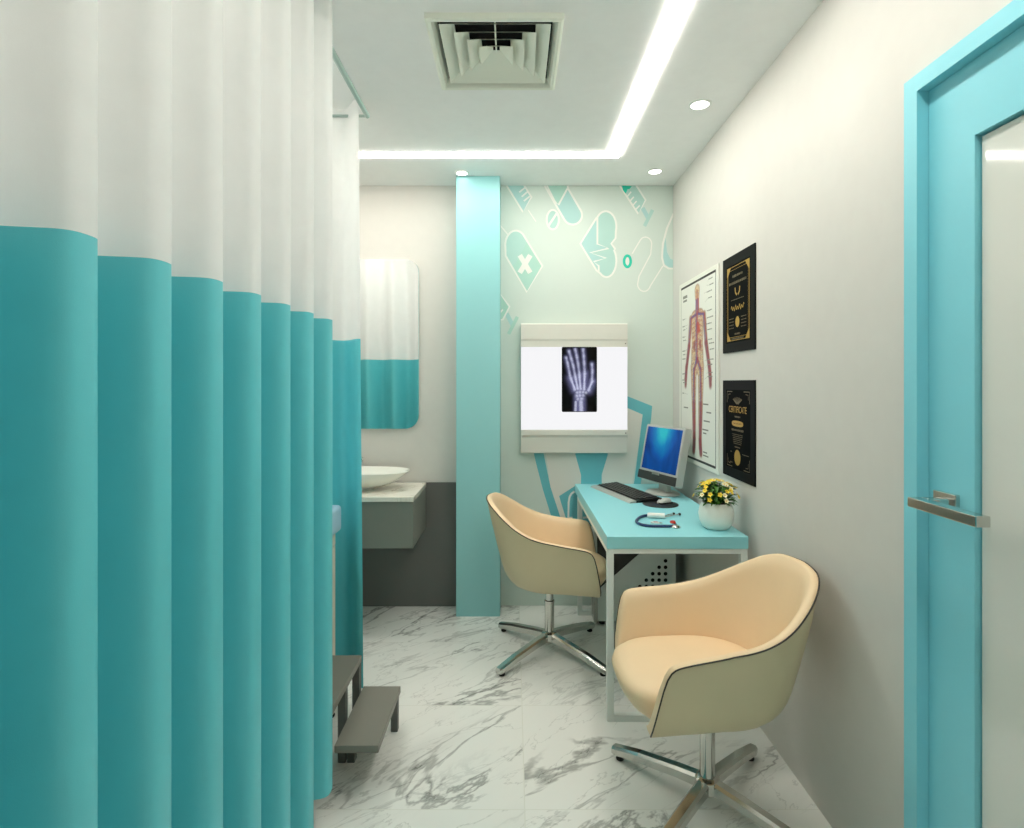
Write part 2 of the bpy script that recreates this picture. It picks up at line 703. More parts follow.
# shield-shaped tag with a cross
tagp = [(188, 625), (80, 440)] + arc(132, 385, 54, 74, 170, 318, 16) + [(268, 492)]
motif(q5(*tagp), M['mural_green'])
fl.poly(q5((112, 496), (83, 440), (78, 370), (95, 325), (140, 312), (166, 335), (188, 372), (130, 480)), M['mural_pale'], .0005)
for k, a in enumerate(((152, 437, 206, 527), (206, 437, 152, 527))):
    fl.stroke(q5(a[:2], a[2:]), .031, M['mural_line'], .0011 + .0002 * k)
fl.stroke(q5((40, 270), (95, 335)), .008, M['mural_line'], .0007)
# heart with pulse line
heart = [(462, 378), (545, 245)] + arc(592, 290, 54, 78, 215, 375, 16) + [(642, 350), (620, 378), (640, 405)] + arc(596, 465, 50, 84, -40, 130, 16) + [(545, 515)]
motif(q5(*heart), M['mural_pale'])
fl.poly(q5((466, 378), (548, 250), (548, 380), (605, 404), (520, 425), (590, 452), (540, 470), (550, 505)), M['mural_aqua'], .0005)
fl.stroke(q5((549, 240), (549, 380), (606, 402), (512, 424), (594, 452), (530, 470), (556, 492), (556, 520)), .012, M['mural_line'], .0011)
# upper right syringe
motif(q5((650, 60), (735, 60), (796, 155), (758, 225)), M['mural_pale'])
fl.poly(q5((675, 80), (725, 84), (712, 100), (705, 98), (694, 122), (680, 104)), M['mural_bright'], .0009)
for a in ((700, 140, 722, 112), (716, 160, 736, 138), (730, 182, 750, 160), (745, 203, 766, 182)):
    fl.stroke(q5(a[:2], a[2:]), .009, M['mural_line'], .0009)
fl.stroke(q5((780, 195), (812, 252)), .026, M['mural_aqua'], .0006)
fl.stroke(q5((832, 205), (790, 288)), .021, M['mural_pale'], .0008)
# ring and stethoscope line
fl.stroke(q5(*arc(703, 468, 17, 29, 0, 345, 24)), .016, M['mural_bright'], .0009, closed=True)
fl.poly(q5(*arc(703, 468, 10, 19, 0, 345, 24)), M['mural_line'], .0007)
fl.stroke(q5((727, 430), (765, 366), *arc(795, 380, 32, 36, 205, 370, 10), (822, 432), (762, 545), *arc(788, 580, 34, 42, 170, 20, 12), (884, 492)), .0075, M['mural_line'], .0007)
motif(q5((938, 225), (905, 300), (884, 380), (880, 450), (890, 490), (915, 505), (960, 508), (960, 225)), M['mint'])
fl.poly(q5((897, 340), (905, 420), (922, 455), (960, 470), (960, 500), (915, 499), (890, 480), (884, 430)), M['mural_aqua'], .0006)
# lower left syringe
motif(q5((20, 590), (100, 700), (66, 766), (20, 772)), M['mural_green'])
fl.stroke(q5((52, 730), (66, 715)), .010, M['mural_line'], .0009)
fl.stroke(q5((85, 735), (118, 800)), .026, M['mural_aqua'], .0006)
fl.stroke(q5((140, 752), (95, 840)), .021, M['mural_green'], .0008)
# big figure of a doctor's coat low on the wall
fl.poly(q9((105, -30), (150, 170), (195, 345), (262, 560), (420, 940), (430, 800), (325, 560), (250, 330), (195, 60), (190, -40)), M['mural_teal'], .0004)
fl.poly(q9((195, -60), (430, -60), (425, 100), (465, 245), (465, 300), (312, 395), (362, 560), (470, 800), (425, 800), (325, 560), (250, 330)), M['mural_cream'], .0005)
fl.poly(q9((415, -60), (660, -60), (655, 100), (612, 245), (612, 330), (465, 330), (465, 245), (425, 100)), M['mural_teal'], .0006)
fl.poly([at(x, y, YB) for x, y in ((608, 440), (612, 405), (628, 403), (642.5, 411), (641, 430), (632, 484), (625, 500), (601, 500), (601, 474))], M['mural_cream'], .0005)
fl.poly([at(x, y, YB) for x, y in ((612, 392), (626.8, 396), (652, 406), (651, 419), (638, 500), (628, 500), (634, 482), (642.5, 414.5), (626, 407.4), (612, 402))], M['mural_teal'], .0007)
fl.poly([at(x, y, YB) for x, y in ((577, 484.5), (559, 496), (566, 519), (584, 556), (640, 556), (640, 484.5))], M['mural_teal'], .0008)
fl.stroke(q9((420, 363), (398, 378), (385, 400), (378, 440), (376, 545), (405, 548)), .012, M['mural_line'], .0011)
fl.stroke(q9((480, 548), (512, 545)), .012, M['mural_line'], .0011)
mu = fl.done('wall_mural')
structure(mu, 'mint wall mural of hearts, pills and syringes behind the viewing box', 'mural')

# ================================================================== CEILING FITTINGS
# continuous light line; unseen runs toward camera and behind curtains added to light the room
t = thing('ceiling_light_strip', 'long bright light strip turning a right angle on the ceiling, with unseen runs added', 'light strip', (0, 0, HC))
LX0, LX1, LY0, LY1 = 0.502, 0.563, 2.998, 3.056
KX0, KX1, KYR, KYL = -1.15, -1.082, -0.85, .30
run = [((KX0, KYL), (KX1, KYL)), ((KX0, LY1), (KX1, LY0)), ((LX1, LY1), (LX0, LY0)), ((LX1, KYR), (LX0, KYR))]
bm = loft(B(), [[(*a_, 0), (*a_, -.006), (*b_, -.006), (*b_, 0)] for a_, b_ in run], cap0=True, cap1=True)
obj('diffuser', bm, M['glow'], t)

# square air diffuser
t = thing('ceiling_vent', 'square white air vent with black slots in the ceiling', 'air vent', (VX, VY, HC))


def sqring(bm, a0, z0, a1, z1):
    A = [bm.verts.new((sx * a0, sy * a0, z0)) for sx, sy in ((1, 1), (-1, 1), (-1, -1), (1, -1))]
    C = [bm.verts.new((sx * a1, sy * a1, z1)) for sx, sy in ((1, 1), (-1, 1), (-1, -1), (1, -1))]
    for i in range(4):
        bm.faces.new((A[i], A[(i + 1) % 4], C[(i + 1) % 4], C[i]))


bm = B()
sqring(bm, .230, 0, .230, -.018)
sqring(bm, .230, -.018, .222, -.022)
sqring(bm, .222, -.022, .212, -.020)
sqring(bm, .212, -.020, .196, .012)
obj('frame', bm, M['vent'], t)
for a in (0.186, 0.140, 0.098, 0.058):
    bm = B()
    sqring(bm, a, -.010, a - .046, .018)
    sqring(bm, a, -.010, a + .003, -.012)
    sqring(bm, a + .003, -.012, a - .043, .0195)
    obj('louver', bm, M['vent'], t)
bm = B()
tip = bm.verts.new((0, 0, .03))
bm.free()
bm = box(B(), -.0025, .0025, -.19, -.012, -.004, .006)
obj('divider', bm, M['vent'], t)
bm = B()
sqring(bm, .204, .0, .204, .09)
f4 = [bm.verts.new((sx * .204, sy * .204, .09)) for sx, sy in ((1, 1), (-1, 1), (-1, -1), (1, -1))]
bm.faces.new(f4)
obj('duct', bm, M['void'], t)


def downlight(x, y, r, label):
    t = thing('downlight', label, 'downlight', (x, y, HC), 0, 'recessed ceiling downlights')
    bm = B()
    lathe(bm, [(r, 0), (r, -.004), (r * .93, -.0065), (r * .80, -.006), (r * .78, -.001)], 36)
    obj('ring', bm, M['white_metal'], t, True)
    bm = B()
    lathe(bm, [(r * .79, -.002), (r * .5, -.005), (0, -.006)], 36)
    obj('lens', bm, M['lens'], t, True)
    l = bpy.data.lights.new('downlight beam', 'SPOT')
    l.energy = SPOT_WATTS
    l.spot_size = math.radians(78)
    l.spot_blend = 1.0
    l.shadow_soft_size = 0.06
    l.color = (1, .97, .9)
    lo_ = bpy.data.objects.new('beam', l)
    COL.objects.link(lo_)
    lo_.parent = t
    lo_.location = (0, 0, -.02)


downlight(.812, 2.478, .048, 'round ceiling downlight nearest the door, above the framed certificates')
downlight(.811, 3.26, .044, 'round ceiling downlight in the far right corner above the mural')
downlight(.812, 1.700, .048, 'added out-of-view ceiling downlight straight above the nearer tub chair')  # out of frame, added to brighten the chair and lower wall
downlight(.812, .920, .048, 'added out-of-view ceiling downlight above the door')  # second unseen lamp in the row, added for more light low down
downlight(-.298, 3.285, .040, 'round ceiling downlight at the top of the teal column')

# ================================================================== DOOR
d = bpy.data.objects.new('door_1', None)
COL.objects.link(d)
d.location = (0, 0, 0)
structure(d, 'teal door with a frosted panel in the right wall', 'door')
bm = B()
FX = .962
box(bm, FX, XR + .1, 1.357, 1.402, 0, 2.066)
box(bm, FX, XR + .1, .40, .445, 0, 2.066)
box(bm, FX, XR + .1, .40, 1.402, 2.066, 2.107)
obj('door_frame', bm, M['door'], d)
LXF = .990
bm = B()
box(bm, LXF, LXF + .045, 1.2215, 1.356, .004, 2.065)
box(bm, LXF, LXF + .045, .446, .58, .004, 2.065)
box(bm, LXF, LXF + .045, .58, 1.2215, 1.902, 2.065)
box(bm, LXF, LXF + .045, .58, 1.2215, .004, .22)
leaf = obj('door_leaf', bm, M['door'], d)
bm = box(B(), LXF + .012, LXF + .030, .585, 1.2165, .225, 1.897)
obj('glass_panel', bm, M['frosted'], leaf)
hd = obj('door_handle', box(B(), .928, LXF, 1.272, 1.2985, 1.093, 1.110, .002, 1), M['chrome'], leaf)
bm = box(B(), .899, .928, 1.106, 1.299, 1.0885, 1.1105, .002, 2)
obj('lever', bm, M['chrome'], hd)
bm = box(B(), LXF - .010, LXF + .002, 1.262, 1.330, 1.084, 1.121, .002, 2)
obj('rosette', bm, M['chrome'], hd)

# ================================================================== WASH CORNER
VXR, VXL = -.535, -1.40
t = thing('vanity_cabinet', 'grey-green cabinet hung on the wall under the washbasin', 'cabinet', (0, 0, 0))
bm = box(B(), VXL, VXR - .003, 3.07, YB - .0145, .483, .733, .001, 1)
obj('body', bm, M['vanity'], t)
xm = (VXL + VXR) / 2
for x0, x1 in ((VXL, xm - .0015), (xm + .0015, VXR - .003)):
    bm = box(B(), x0, x1, 3.050, 3.0695, .483, .733, .0015, 1)
    obj('door', bm, M['vanity'], t)
bm = box(B(), VXL - .003, VXR, 3.042, YB - .0145, .7335, .760, .0015, 1)
tag(obj('vanity_countertop', bm, M['marble_top']), 'cream veined stone countertop carrying the white washbasin', 'countertop')

BX, BYc = -.935, 3.275
bm = B()


def selip(a, b, z, n=3.0, seg=56):
    out = []
    for k in range(seg):
        th = 2 * PI * k / seg
        c, s = math.cos(th), math.sin(th)
        out.append((BX + a * math.copysign(abs(c) ** (2 / n), c), BYc + b * math.copysign(abs(s) ** (2 / n), s), z))
    return out


rows = []
for a, b, z in ((.13, .052, .7605), (.13, .052, .774), (.185, .078, .779), (.235, .105, .796), (.285, .132, .825), (.323, .150, .853), (.335, .155, .864), (.333, .153, .868), (.326, .147, .866), (.30, .135, .842), (.25, .11, .815), (.16, .07, .799), (.03, .02, .796)):
    rows.append(selip(a, b, z, 2.5))
loft(bm, rows, wrap=True, cap0=True, cap1=True)
wb = tag(thing('wash_basin', 'white boat-shaped ceramic washbasin sitting on the stone counter', 'washbasin', (0, 0, 0)), 'white boat-shaped ceramic washbasin sitting on the stone counter', 'washbasin')
obj('bowl', bm, M['ceramic'], wb, True)
bm = B()
lathe(bm, [(0, .8005), (.022, .8005), (.024, .797)], 20, BX, BYc)
obj('drain', bm, M['chrome'], wb, True)

t = thing('basin_faucet', 'chrome basin tap with its handle end showing past the curtain', 'faucet', (-.945, 3.465, .7605))
bm = B()
lathe(bm, [(0, 0), (.023, 0), (.023, .008), (.015, .012), (.014, .17), (.010, .178), (0, .178)], 20)
tube(bm, [(0, 0, .165), (0, -.04, .185), (0, -.09, .18), (0, -.105, .155)], .009, 10)
obj('spout', bm, M['chrome'], t, True)
bm = B()
tube(bm, [(.012, -.002, .14), (.028, -.002, .142)], .008, 12)
tube(bm, [(.022, -.002, .125), (.026, -.002, .158)], .004, 8)
obj('handle', bm, M['chrome'], t, True)

t = thing('wall_mirror', 'tall mirror with rounded corners above the washbasin', 'mirror', ((-.58 - 1.29) / 2, YB, (2.13 + 1.088) / 2))
o2 = rrect(.355, .521, .085, 10)
bm = loft(B(), [[(x, -.001, z) for x, z in o2], [(x, -.016, z) for x, z in o2]], wrap=True, cap0=True)
obj('backing', bm, M['white_metal'], t)
i2 = rrect(.3535, .5195, .084, 10)
bm = loft(B(), [[(x, -.0162, z) for x, z in o2], [(x, -.018, z) for x, z in i2]], wrap=True, cap1=True)
obj('mirror_glass', bm, M['mirror'], t)

# ================================================================== CURTAINS
RX, RY, RZ = -.632, 2.461, 2.525
t = thing('curtain_rail', 'thin grey metal curtain rail turning a corner under the ceiling', 'curtain rail', (0, 0, 0))
bm = tube(B(), [(RX, .30, RZ), (RX, RY, RZ)], .011, 12)
obj('side_rail', bm, M['rail'], t, True)
bm = tube(B(), [(RX, RY, RZ), (XL + .002, RY, RZ)], .006, 10)
obj('cross_rail', bm, M['rail'], t, True)
for (x, y) in ((RX, 1.4), (RX, .5), (-1.2, RY)):
    bm = tube(B(), [(x, y, RZ), (x, y, HC - .0005)], .005, 8)
    obj('hanger', bm, M['rail'], t, True)


def wave(u):             # squarish ripple fold, +1 at the tip, -1 in the valley
    c = math.cos(2 * PI * u)
    return c / math.sqrt(c * c + .16) * math.sqrt(1.16)


def cloth(bm, path, z0, z1, nz, flare=0.0):
    return loft(bm, [[(x + flare * (2.56 - z0 - (z1 - z0) * k / nz), y, z0 + (z1 - z0) * k / nz) for x, y in path] for k in range(nz + 1)])


def curtain(label, path, ztop, zmid, zbot, flare=0.0):
    t = thing('privacy_curtain', label, 'curtain', (0, 0, 0), 0, 'two-tone curtains around the exam bed')
    up = obj('upper_panel', cloth(B(), path, zmid, ztop, 4, flare), M['cloth_white'], t, True)
    up['label'] = 'white upper cloth'
    lo = obj('lower_panel', cloth(B(), path, zbot, zmid - .0003, 6, flare), M['cloth_teal'], t, True)
    lo['label'] = 'teal lower cloth'
    return t


tipX, amp, per = -.574, .0565, .1708
path = []
y = .36
while y < 1.835:
    path.append((tipX - amp + amp * wave((y - .768) / per), y))
    y += .0035
curtain('long two-tone curtain hanging in deep folds along the left of the room', path, 2.582, 1.570, .085)
path = []
x = -.650
k = 0
while x > XL + .06:
    s = x + .650
    path.append((x, 2.437 - .050 * math.cos(2 * PI * s / .205) * (1 if s < -.02 else 1)))
    x -= .005
curtain('short two-tone curtain across the far end of the exam bed', path, 2.562, 1.556, .089, .008)

# ================================================================== EXAM BED AND STEP STOOL
t = thing('exam_bed', 'exam bed with pale blue mattress corner peeping out between curtains', 'exam bed', (0, 0, 0))
bm = box(B(), -1.36, -.716, .55, 2.375, .757, .863, .018, 4)
obj('mattress', bm, M['mattress'], t, True)
bm = box(B(), -1.335, -.738, .58, 2.36, .700, .7565, .004, 2)
obj('bed_frame', bm, M['bed_frame'], t)
for x, y in ((-1.335, .6), (-.778, .6), (-1.335, 2.318), (-.778, 2.318)):
    bm = B()
    box(bm, x, x + .04, y, y + .04, .012, .6995, .003, 1)
    lg = obj('leg', bm, M['bed_frame'], t)
    bm = B()
    lathe(bm, [(0, 0), (.022, 0), (.024, .005), (.02, .012), (0, .012)], 14, x + .02, y + .02)
    obj('foot_cap', bm, M['rubber'], lg, True)

t = thing('step_stool', 'grey two-step stool beside the exam bed on the marble floor', 'step stool', (0, 0, 0))
SY0, SY1 = 1.890, 2.262
bm = box(B(), -.596, -.449, SY0, SY1, .140, .165, .0015, 1)
obj('lower_step', bm, [M['stool']], t)
bm = box(B(), -.76, -.604, SY0 + .0, SY1, .262, .288, .0015, 1)
obj('upper_step', bm, M['stool'], t)
for (x0, x1, y0, y1, z1) in ((-.482, -.455, SY1 - .030, SY1 - .003, .140), (-.600, -.573, SY0 + .16, SY0 + .19, .140),
                             (-.632, -.604, SY1 - .035, SY1 - .004, .262), (-.634, -.606, SY0 + .16, SY0 + .19, .262),
                             (-.75, -.722, SY1 - .035, SY1 - .004, .262), (-.75, -.722, SY0 + .03, SY0 + .06, .262)):
    bm = box(B(), x0, x1, y0, y1, 0, z1, .0015, 1)
    obj('leg', bm, M['stool_edge'], t)
bm = box(B(), -.603, -.483, SY1 - .025, SY1 - .010, .112, .1395)
obj('brace', bm, M['stool_edge'], t)

# ================================================================== X-RAY VIEWING BOX
LBY = 3.44
LXa, LXb = at(521, 0, LBY)[0], at(627.5, 0, LBY)[0]


def lz(py, d=LBY):
    return at(0, py, d)[1]


t = thing('x_ray_viewer', 'wall-mounted lit white viewing box with a hand x-ray clipped on', 'x-ray viewer', (0, 0, 0))
YW = YB - .004
ztop, zbot = lz(323), lz(453.5)
prof = [(YW, ztop), (3.446, ztop - .002), (LBY, ztop - .008), (LBY - .002, lz(339)), (LBY + .001, lz(341)), (LBY + .001, lz(346.5)), (LBY + .012, lz(346.8)),
        (LBY + .012, lz(429.6)), (LBY - .006, lz(430)), (LBY - .006, lz(435)), (LBY + .002, lz(437.5)), (LBY + .002, lz(438.5)), (LBY + .012, zbot + .003), (3.458, zbot), (YW, zbot)]
bm = loft(B(), [[(LXa, y, z) for y, z in prof], [(LXb, y, z) for y, z in prof]], wrap=True, cap0=True, cap1=True)
hs = obj('housing', bm, M['box'], t)
bm = box(B(), LXa, LXb, LBY + .0035, LBY + .0115, lz(429.6), lz(346.8))
obj('lit_panel', bm, M['lit'], t)['label'] = 'glowing white panel'
bm = box(B(), LXa + .001, LXb - .001, LBY - .0005, LBY + .003, lz(346.9), lz(345.6))
obj('film_clip', bm, M['box'], t)
for py in (343.5, 433):
    bm = B()
    zz = lz(py)
    tube(bm, [(LXb - .012, LBY - .009 if py > 400 else LBY - .002, zz), (LXb - .012, LBY + .004, zz)], .0035, 10)
    obj('screw', bm, M['char'], t, True)

# x-ray film with a hand; the box's backlight is put into its emission
fx0, fx1 = at(561.8, 0, LBY)[0], at(597, 0, LBY)[0]
fz1, fz0 = lz(346.9), lz(412)
NU, NV = 84, 156
uu, vv = np.meshgrid(np.linspace(0, 1, NU), np.linspace(0, 1, NV))
PXx = 125 + uu * 362      # crop pixel frame of the film, 125..487 x 72..742
PXy = 742 - vv * 670


def seg_d(ax, ay, bx, by):
    dx, dy = bx - ax, by - ay
    tt = np.clip(((PXx - ax) * dx + (PXy - ay) * dy) / (dx * dx + dy * dy), 0, 1)
    return np.hypot(PXx - ax - tt * dx, PXy - ay - tt * dy), tt


img = np.zeros((NV, NU, 3))
soft = np.zeros((NV, NU))
bone = np.zeros((NV, NU))
fingers = [[(165, 178), (180, 232), (208, 372)], [(196, 110), (220, 192), (240, 262), (262, 372)], [(262, 90), (280, 172), (292, 240), (306, 352)], [(345, 92), (352, 165), (356, 232), (362, 335)], [(438, 245), (444, 320), (440, 412)]]
metas = [((214, 392), (258, 512)), ((264, 382), (288, 505)), ((306, 362), (318, 505)), ((362, 345), (356, 510)), ((442, 425), (404, 520))]
for fg in fingers:
    for a, c in zip(fg[:-1], fg[1:]):
        dd, tt = seg_d(*a, *c)
        soft = np.maximum(soft, np.exp(-(dd / 26) ** 2) * .9)
        wv = 9 + 6 * np.abs(tt - .5) * 2
        bone = np.maximum(bone, np.exp(-(dd / wv) ** 2) * (.75 - .35 * np.exp(-((tt - .5) / .25) ** 2) * np.exp(-(dd / 4) ** 2)))
for a, c in metas:
    dd, tt = seg_d(*a, *c)
    soft = np.maximum(soft, np.exp(-(dd / 46) ** 2) * 1.0)
    wv = 10 + 7 * np.abs(tt - .5) * 2
    bone = np.maximum(bone, np.exp(-(dd / wv) ** 2) * .85)
for cx, cy, r in ((282, 545, 18), (312, 540, 20), (345, 540, 20), (375, 545, 18), (280, 580, 20), (312, 575, 20), (345, 575, 18), (328, 610, 22), (290, 612, 18)):
    dd = np.hypot(PXx - cx, PXy - cy)
    bone = np.maximum(bone, np.exp(-(dd / r) ** 2) * .8)
for a, c, w in (((322, 640), (328, 760), 22), ((268, 645), (262, 760), 14)):
    dd, tt = seg_d(*a, *c)
    bone = np.maximum(bone, np.exp(-(dd / w) ** 4) * .72)
dd, tt = seg_d(310, 540, 310, 760)
soft = np.maximum(soft, np.exp(-(dd / 66) ** 4) * .9)
rngn = np.random.RandomState(4)
grain = 1 + .14 * rngn.randn(NV, NU)
for ch, (sv, bv) in enumerate(((.16, .46), (.16, .48), (.29, .52))):
    img[..., ch] = np.clip((soft * sv + bone ** 1.3 * bv) * grain, 0, 1)
img = img ** 1.15


def print_mesh(name, img, to3d, m, parent=None, mask=None):
    nv, nu = img.shape[:2]
    verts = [to3d(i / (nu - 1), j / (nv - 1)) for j in range(nv) for i in range(nu)]
    faces = [(j * nu + i, j * nu + i + 1, (j + 1) * nu + i + 1, (j + 1) * nu + i) for j in range(nv - 1) for i in range(nu - 1)]
    if mask is not None:
        faces = [f for f in faces if mask(f, nu)]
    me = bpy.data.meshes.new(name)
    me.from_pydata(verts, [], faces)
    at_ = me.color_attributes.new('print', 'FLOAT_COLOR', 'POINT')
    flat = np.ones((nv * nu, 4), dtype=np.float32)
    flat[:, :3] = img.reshape(-1, 3)
    at_.data.foreach_set('color', flat.ravel())
    return link(name, me, parent, [m])


t = thing('x_ray_film', 'black x-ray film of a hand clipped to the lit viewing box', 'x-ray film', ((fx0 + fx1) / 2, LBY, fz0))
hw = (fx1 - fx0) / 2
hh = (fz1 - fz0) / 2
o2 = rrect(hw, hh, .008, 5)
bm = loft(B(), [[(x, .0030, z + hh) for x, z in o2], [(x, .0022, z + hh) for x, z in o2]], wrap=True, cap0=True, cap1=True)
obj('film_sheet', bm, M['cert'], t)
print_mesh('hand_image', img, lambda u, v: (-hw * .97 + u * hw * 1.94, .0020, hh * .02 + v * hh * 1.96), M['film'], t)

# ================================================================== POSTER AND CERTIFICATES ON THE RIGHT WALL
def wallframe(y_left, z_bottom, x):
    return lambda u, v, lift: (x - lift, y_left - u, z_bottom + v)


PYL, PW, PZ0, PH = 3.339, .632, .932, 1.009
t = thing('anatomy_poster', 'white anatomy poster of a human body on the right wall', 'poster', (0, 0, 0))
bm = box(B(), XR - .009, XR - .0006, PYL - PW, PYL, PZ0, PZ0 + PH, .001, 1)
obj('poster_board', bm, M['paper'], t)
NU, NV = 96, 220
uu, vv = np.meshgrid(np.linspace(0, 1, NU), np.linspace(0, 1, NV))
PXx = (uu * .56 - .28) / 1.32 + .235
PXy = (1 - vv) * .895 + .004
base = np.array(lin((234, 234, 225))[:3])
img = np.tile(base, (NV, NU, 1))


def paint(mask_, rgb):
    global img
    c = np.array(lin(rgb)[:3])
    img = img * (1 - mask_[..., None]) + c * mask_[..., None]


def capm(a, c, r0, r1, soft=.006):
    dd, tt = seg_d(*a, *c)
    return np.clip((r0 + (r1 - r0) * tt - dd) / soft + .5, 0, 1)


CX = .235
SK, SKD, RD, BL = (216, 192, 150), (160, 112, 86), (160, 30, 30), (52, 66, 150)
bodyparts = []
bodyparts += [((CX, .062), (CX, .095), .034, .028), ((CX, .12), (CX, .165), .018, .022)]
bodyparts += [((CX - .05, .185), (CX + .05, .185), .026, .026), ((CX - .03, .2), (CX - .028, .36), .05, .045), ((CX + .03, .2), (CX + .028, .36), .05, .045), ((CX - .03, .36), (CX - .035, .45), .05, .048), ((CX + .03, .36), (CX + .035, .45), .05, .048)]
for s in (-1, 1):
    bodyparts += [((CX + s * .083, .195), (CX + s * .105, .33), .022, .018), ((CX + s * .105, .33), (CX + s * .145, .46), .018, .012), ((CX + s * .145, .46), (CX + s * .155, .50), .014, .016), ((CX + s * .155, .50), (CX + s * .150, .535), .014, .006)]
    bodyparts += [((CX + s * .045, .44), (CX + s * .042, .62), .042, .028), ((CX + s * .042, .62), (CX + s * .040, .66), .028, .028), ((CX + s * .040, .66), (CX + s * .036, .80), .028, .015), ((CX + s * .036, .80), (CX + s * .044, .862), .015, .018)]
bodyparts = [(a, c, r0 * .82, r1 * .82) for a, c, r0, r1 in bodyparts]
for a, c, r0, r1 in bodyparts:
    paint(capm(a, c, r0 + .003, r1 + .003) * .9, SKD)
for a, c, r0, r1 in bodyparts:
    paint(capm(a, c, r0 - .003, r1 - .003), SK)
paint(capm((CX, .07), (CX, .10), .012, .008) * .6, RD)
for s in (-1, 1):
    pair = [((CX + s * .008, .11), (CX + s * .01, .18)), ((CX + s * .01, .18), (CX + s * .075, .19)), ((CX + s * .08, .19), (CX + s * .105, .33)), ((CX + s * .105, .33), (CX + s * .147, .47)), ((CX + s * .147, .47), (CX + s * .154, .53)),
            ((CX, .40), (CX + s * .035, .45)), ((CX + s * .04, .45), (CX + s * .044, .62)), ((CX + s * .042, .62), (CX + s * .036, .80)), ((CX + s * .036, .80), (CX + s * .044, .865))]
    for a, c in pair:
        paint(capm((a[0] + .007, a[1]), (c[0] + .007, c[1]), .0075, .006) * .9, RD)
        paint(capm((a[0] - .006, a[1]), (c[0] - .006, c[1]), .006, .005) * .85, BL)
    for a, c in (((CX + s * .042, .70), (CX + s * .036, .84)), ((CX + s * .036, .80), (CX + s * .046, .868)), ((CX + s * .142, .44), (CX + s * .154, .535)), ((CX + s * .105, .33), (CX + s * .14, .44)), ((CX + s * .043, .63), (CX + s * .042, .68))):
        paint(capm(a, c, .018, .015, .014) * .72, (146, 50, 46))
for k in range(7):
    z = .21 + .024 * k
    for s in (-1, 1):
        paint(capm((CX + s * .012, z), (CX + s * .06, z + .012), .0035, .003) * .55, RD)
paint(capm((CX + .008, .24), (CX + .022, .265), .022, .014), (196, 84, 40))
paint(capm((CX, .17), (CX, .42), .008, .007) * .9, (176, 40, 40))
paint(capm((CX - .014, .18), (CX - .014, .42), .006, .006) * .85, BL)
for s in (-1, 1):
    paint(capm((CX + s * .035, .325), (CX + s * .038, .345), .014, .012) * .9, (150, 66, 60))
rngn = np.random.RandomState(2)
spk = rngn.rand(NV, NU)
inside = np.zeros((NV, NU))
for a, c, r0, r1 in bodyparts:
    inside = np.maximum(inside, capm(a, c, r0 - .004, r1 - .004))
paint(((spk > .80) * inside) * .65, RD)
paint(((spk < .10) * inside) * .55, BL)
wf = wallframe(PYL - .045, PZ0 + .034, XR - .0092)
print_mesh('body_chart', img, lambda u, v: wf(u * .56, v * .958, 0), M['poster_print'], t)
fl = Flat(wallframe(PYL, PZ0, XR - .0094), (.02, PW - .02, .02, PH - .02))
fl.stroke([(.040, .030), (PW - .030, .030), (PW - .030, PH - .030), (.040, PH - .030)], .005, M['label_ink'], 0, closed=True)
fl.stroke([(.0385, PH - .030), (PW - .0285, PH - .030)], .012, M['ink'], .0003)
fl.stroke([(.0385, .030), (PW - .0285, .030)], .012, M['ink'], .0003)
fl.stroke([(PW - .030, .03), (PW - .030, PH - .03)], .006, M['ink'], .0003)
rr = random.Random(3)
fl.stroke([(.075, PH - .085), (.155, PH - .085)], .016, M['label_ink'], .0003)
fl.stroke([(.080, PH - .107), (.150, PH - .107)], .012, M['label_ink'], .0003)
for side, x0, x1, zs in (('r', .415, .585, (.955, .925, .895, .862, .80, .765, .735, .705, .655, .635, .605, .555, .53, .49, .47)), ('l', .06, .15, (.80, .76, .74, .70, .68, .62, .60, .575, .49, .455, .44, .38))):
    for z in zs:
        w = rr.uniform(.05, .09) if side == 'r' else rr.uniform(.03, .06)
        xs = (x1 - w - rr.uniform(0, .04)) if side == 'r' else x0 + rr.uniform(0, .02)
        x = xs
        while x < xs + w:
            l = rr.uniform(.006, .018)
            fl.stroke([(x, z), (min(x + l, xs + w), z)], .006, M['label_ink'], .0003)
            x += l + .004
        lead = (xs - .005, xs - rr.uniform(.02, .06)) if side == 'r' else (xs + w + .005, xs + w + rr.uniform(.02, .06))
        fl.stroke([(lead[0], z), (lead[1], z - rr.uniform(-.01, .015))], .0012, M['label_ink'], .0002)
for x, z, w in ((.42, .33, .08), (.47, .29, .07), (.43, .245, .09), (.09, .30, .08), (.12, .15, .07), (.41, .20, .09), (.42, .182, .05), (.42, .085, .06), (.42, .068, .08)):
    fl.stroke([(x, z), (x + w, z)], .007, M['label_ink'], .0003)
fl.done('printing', t)


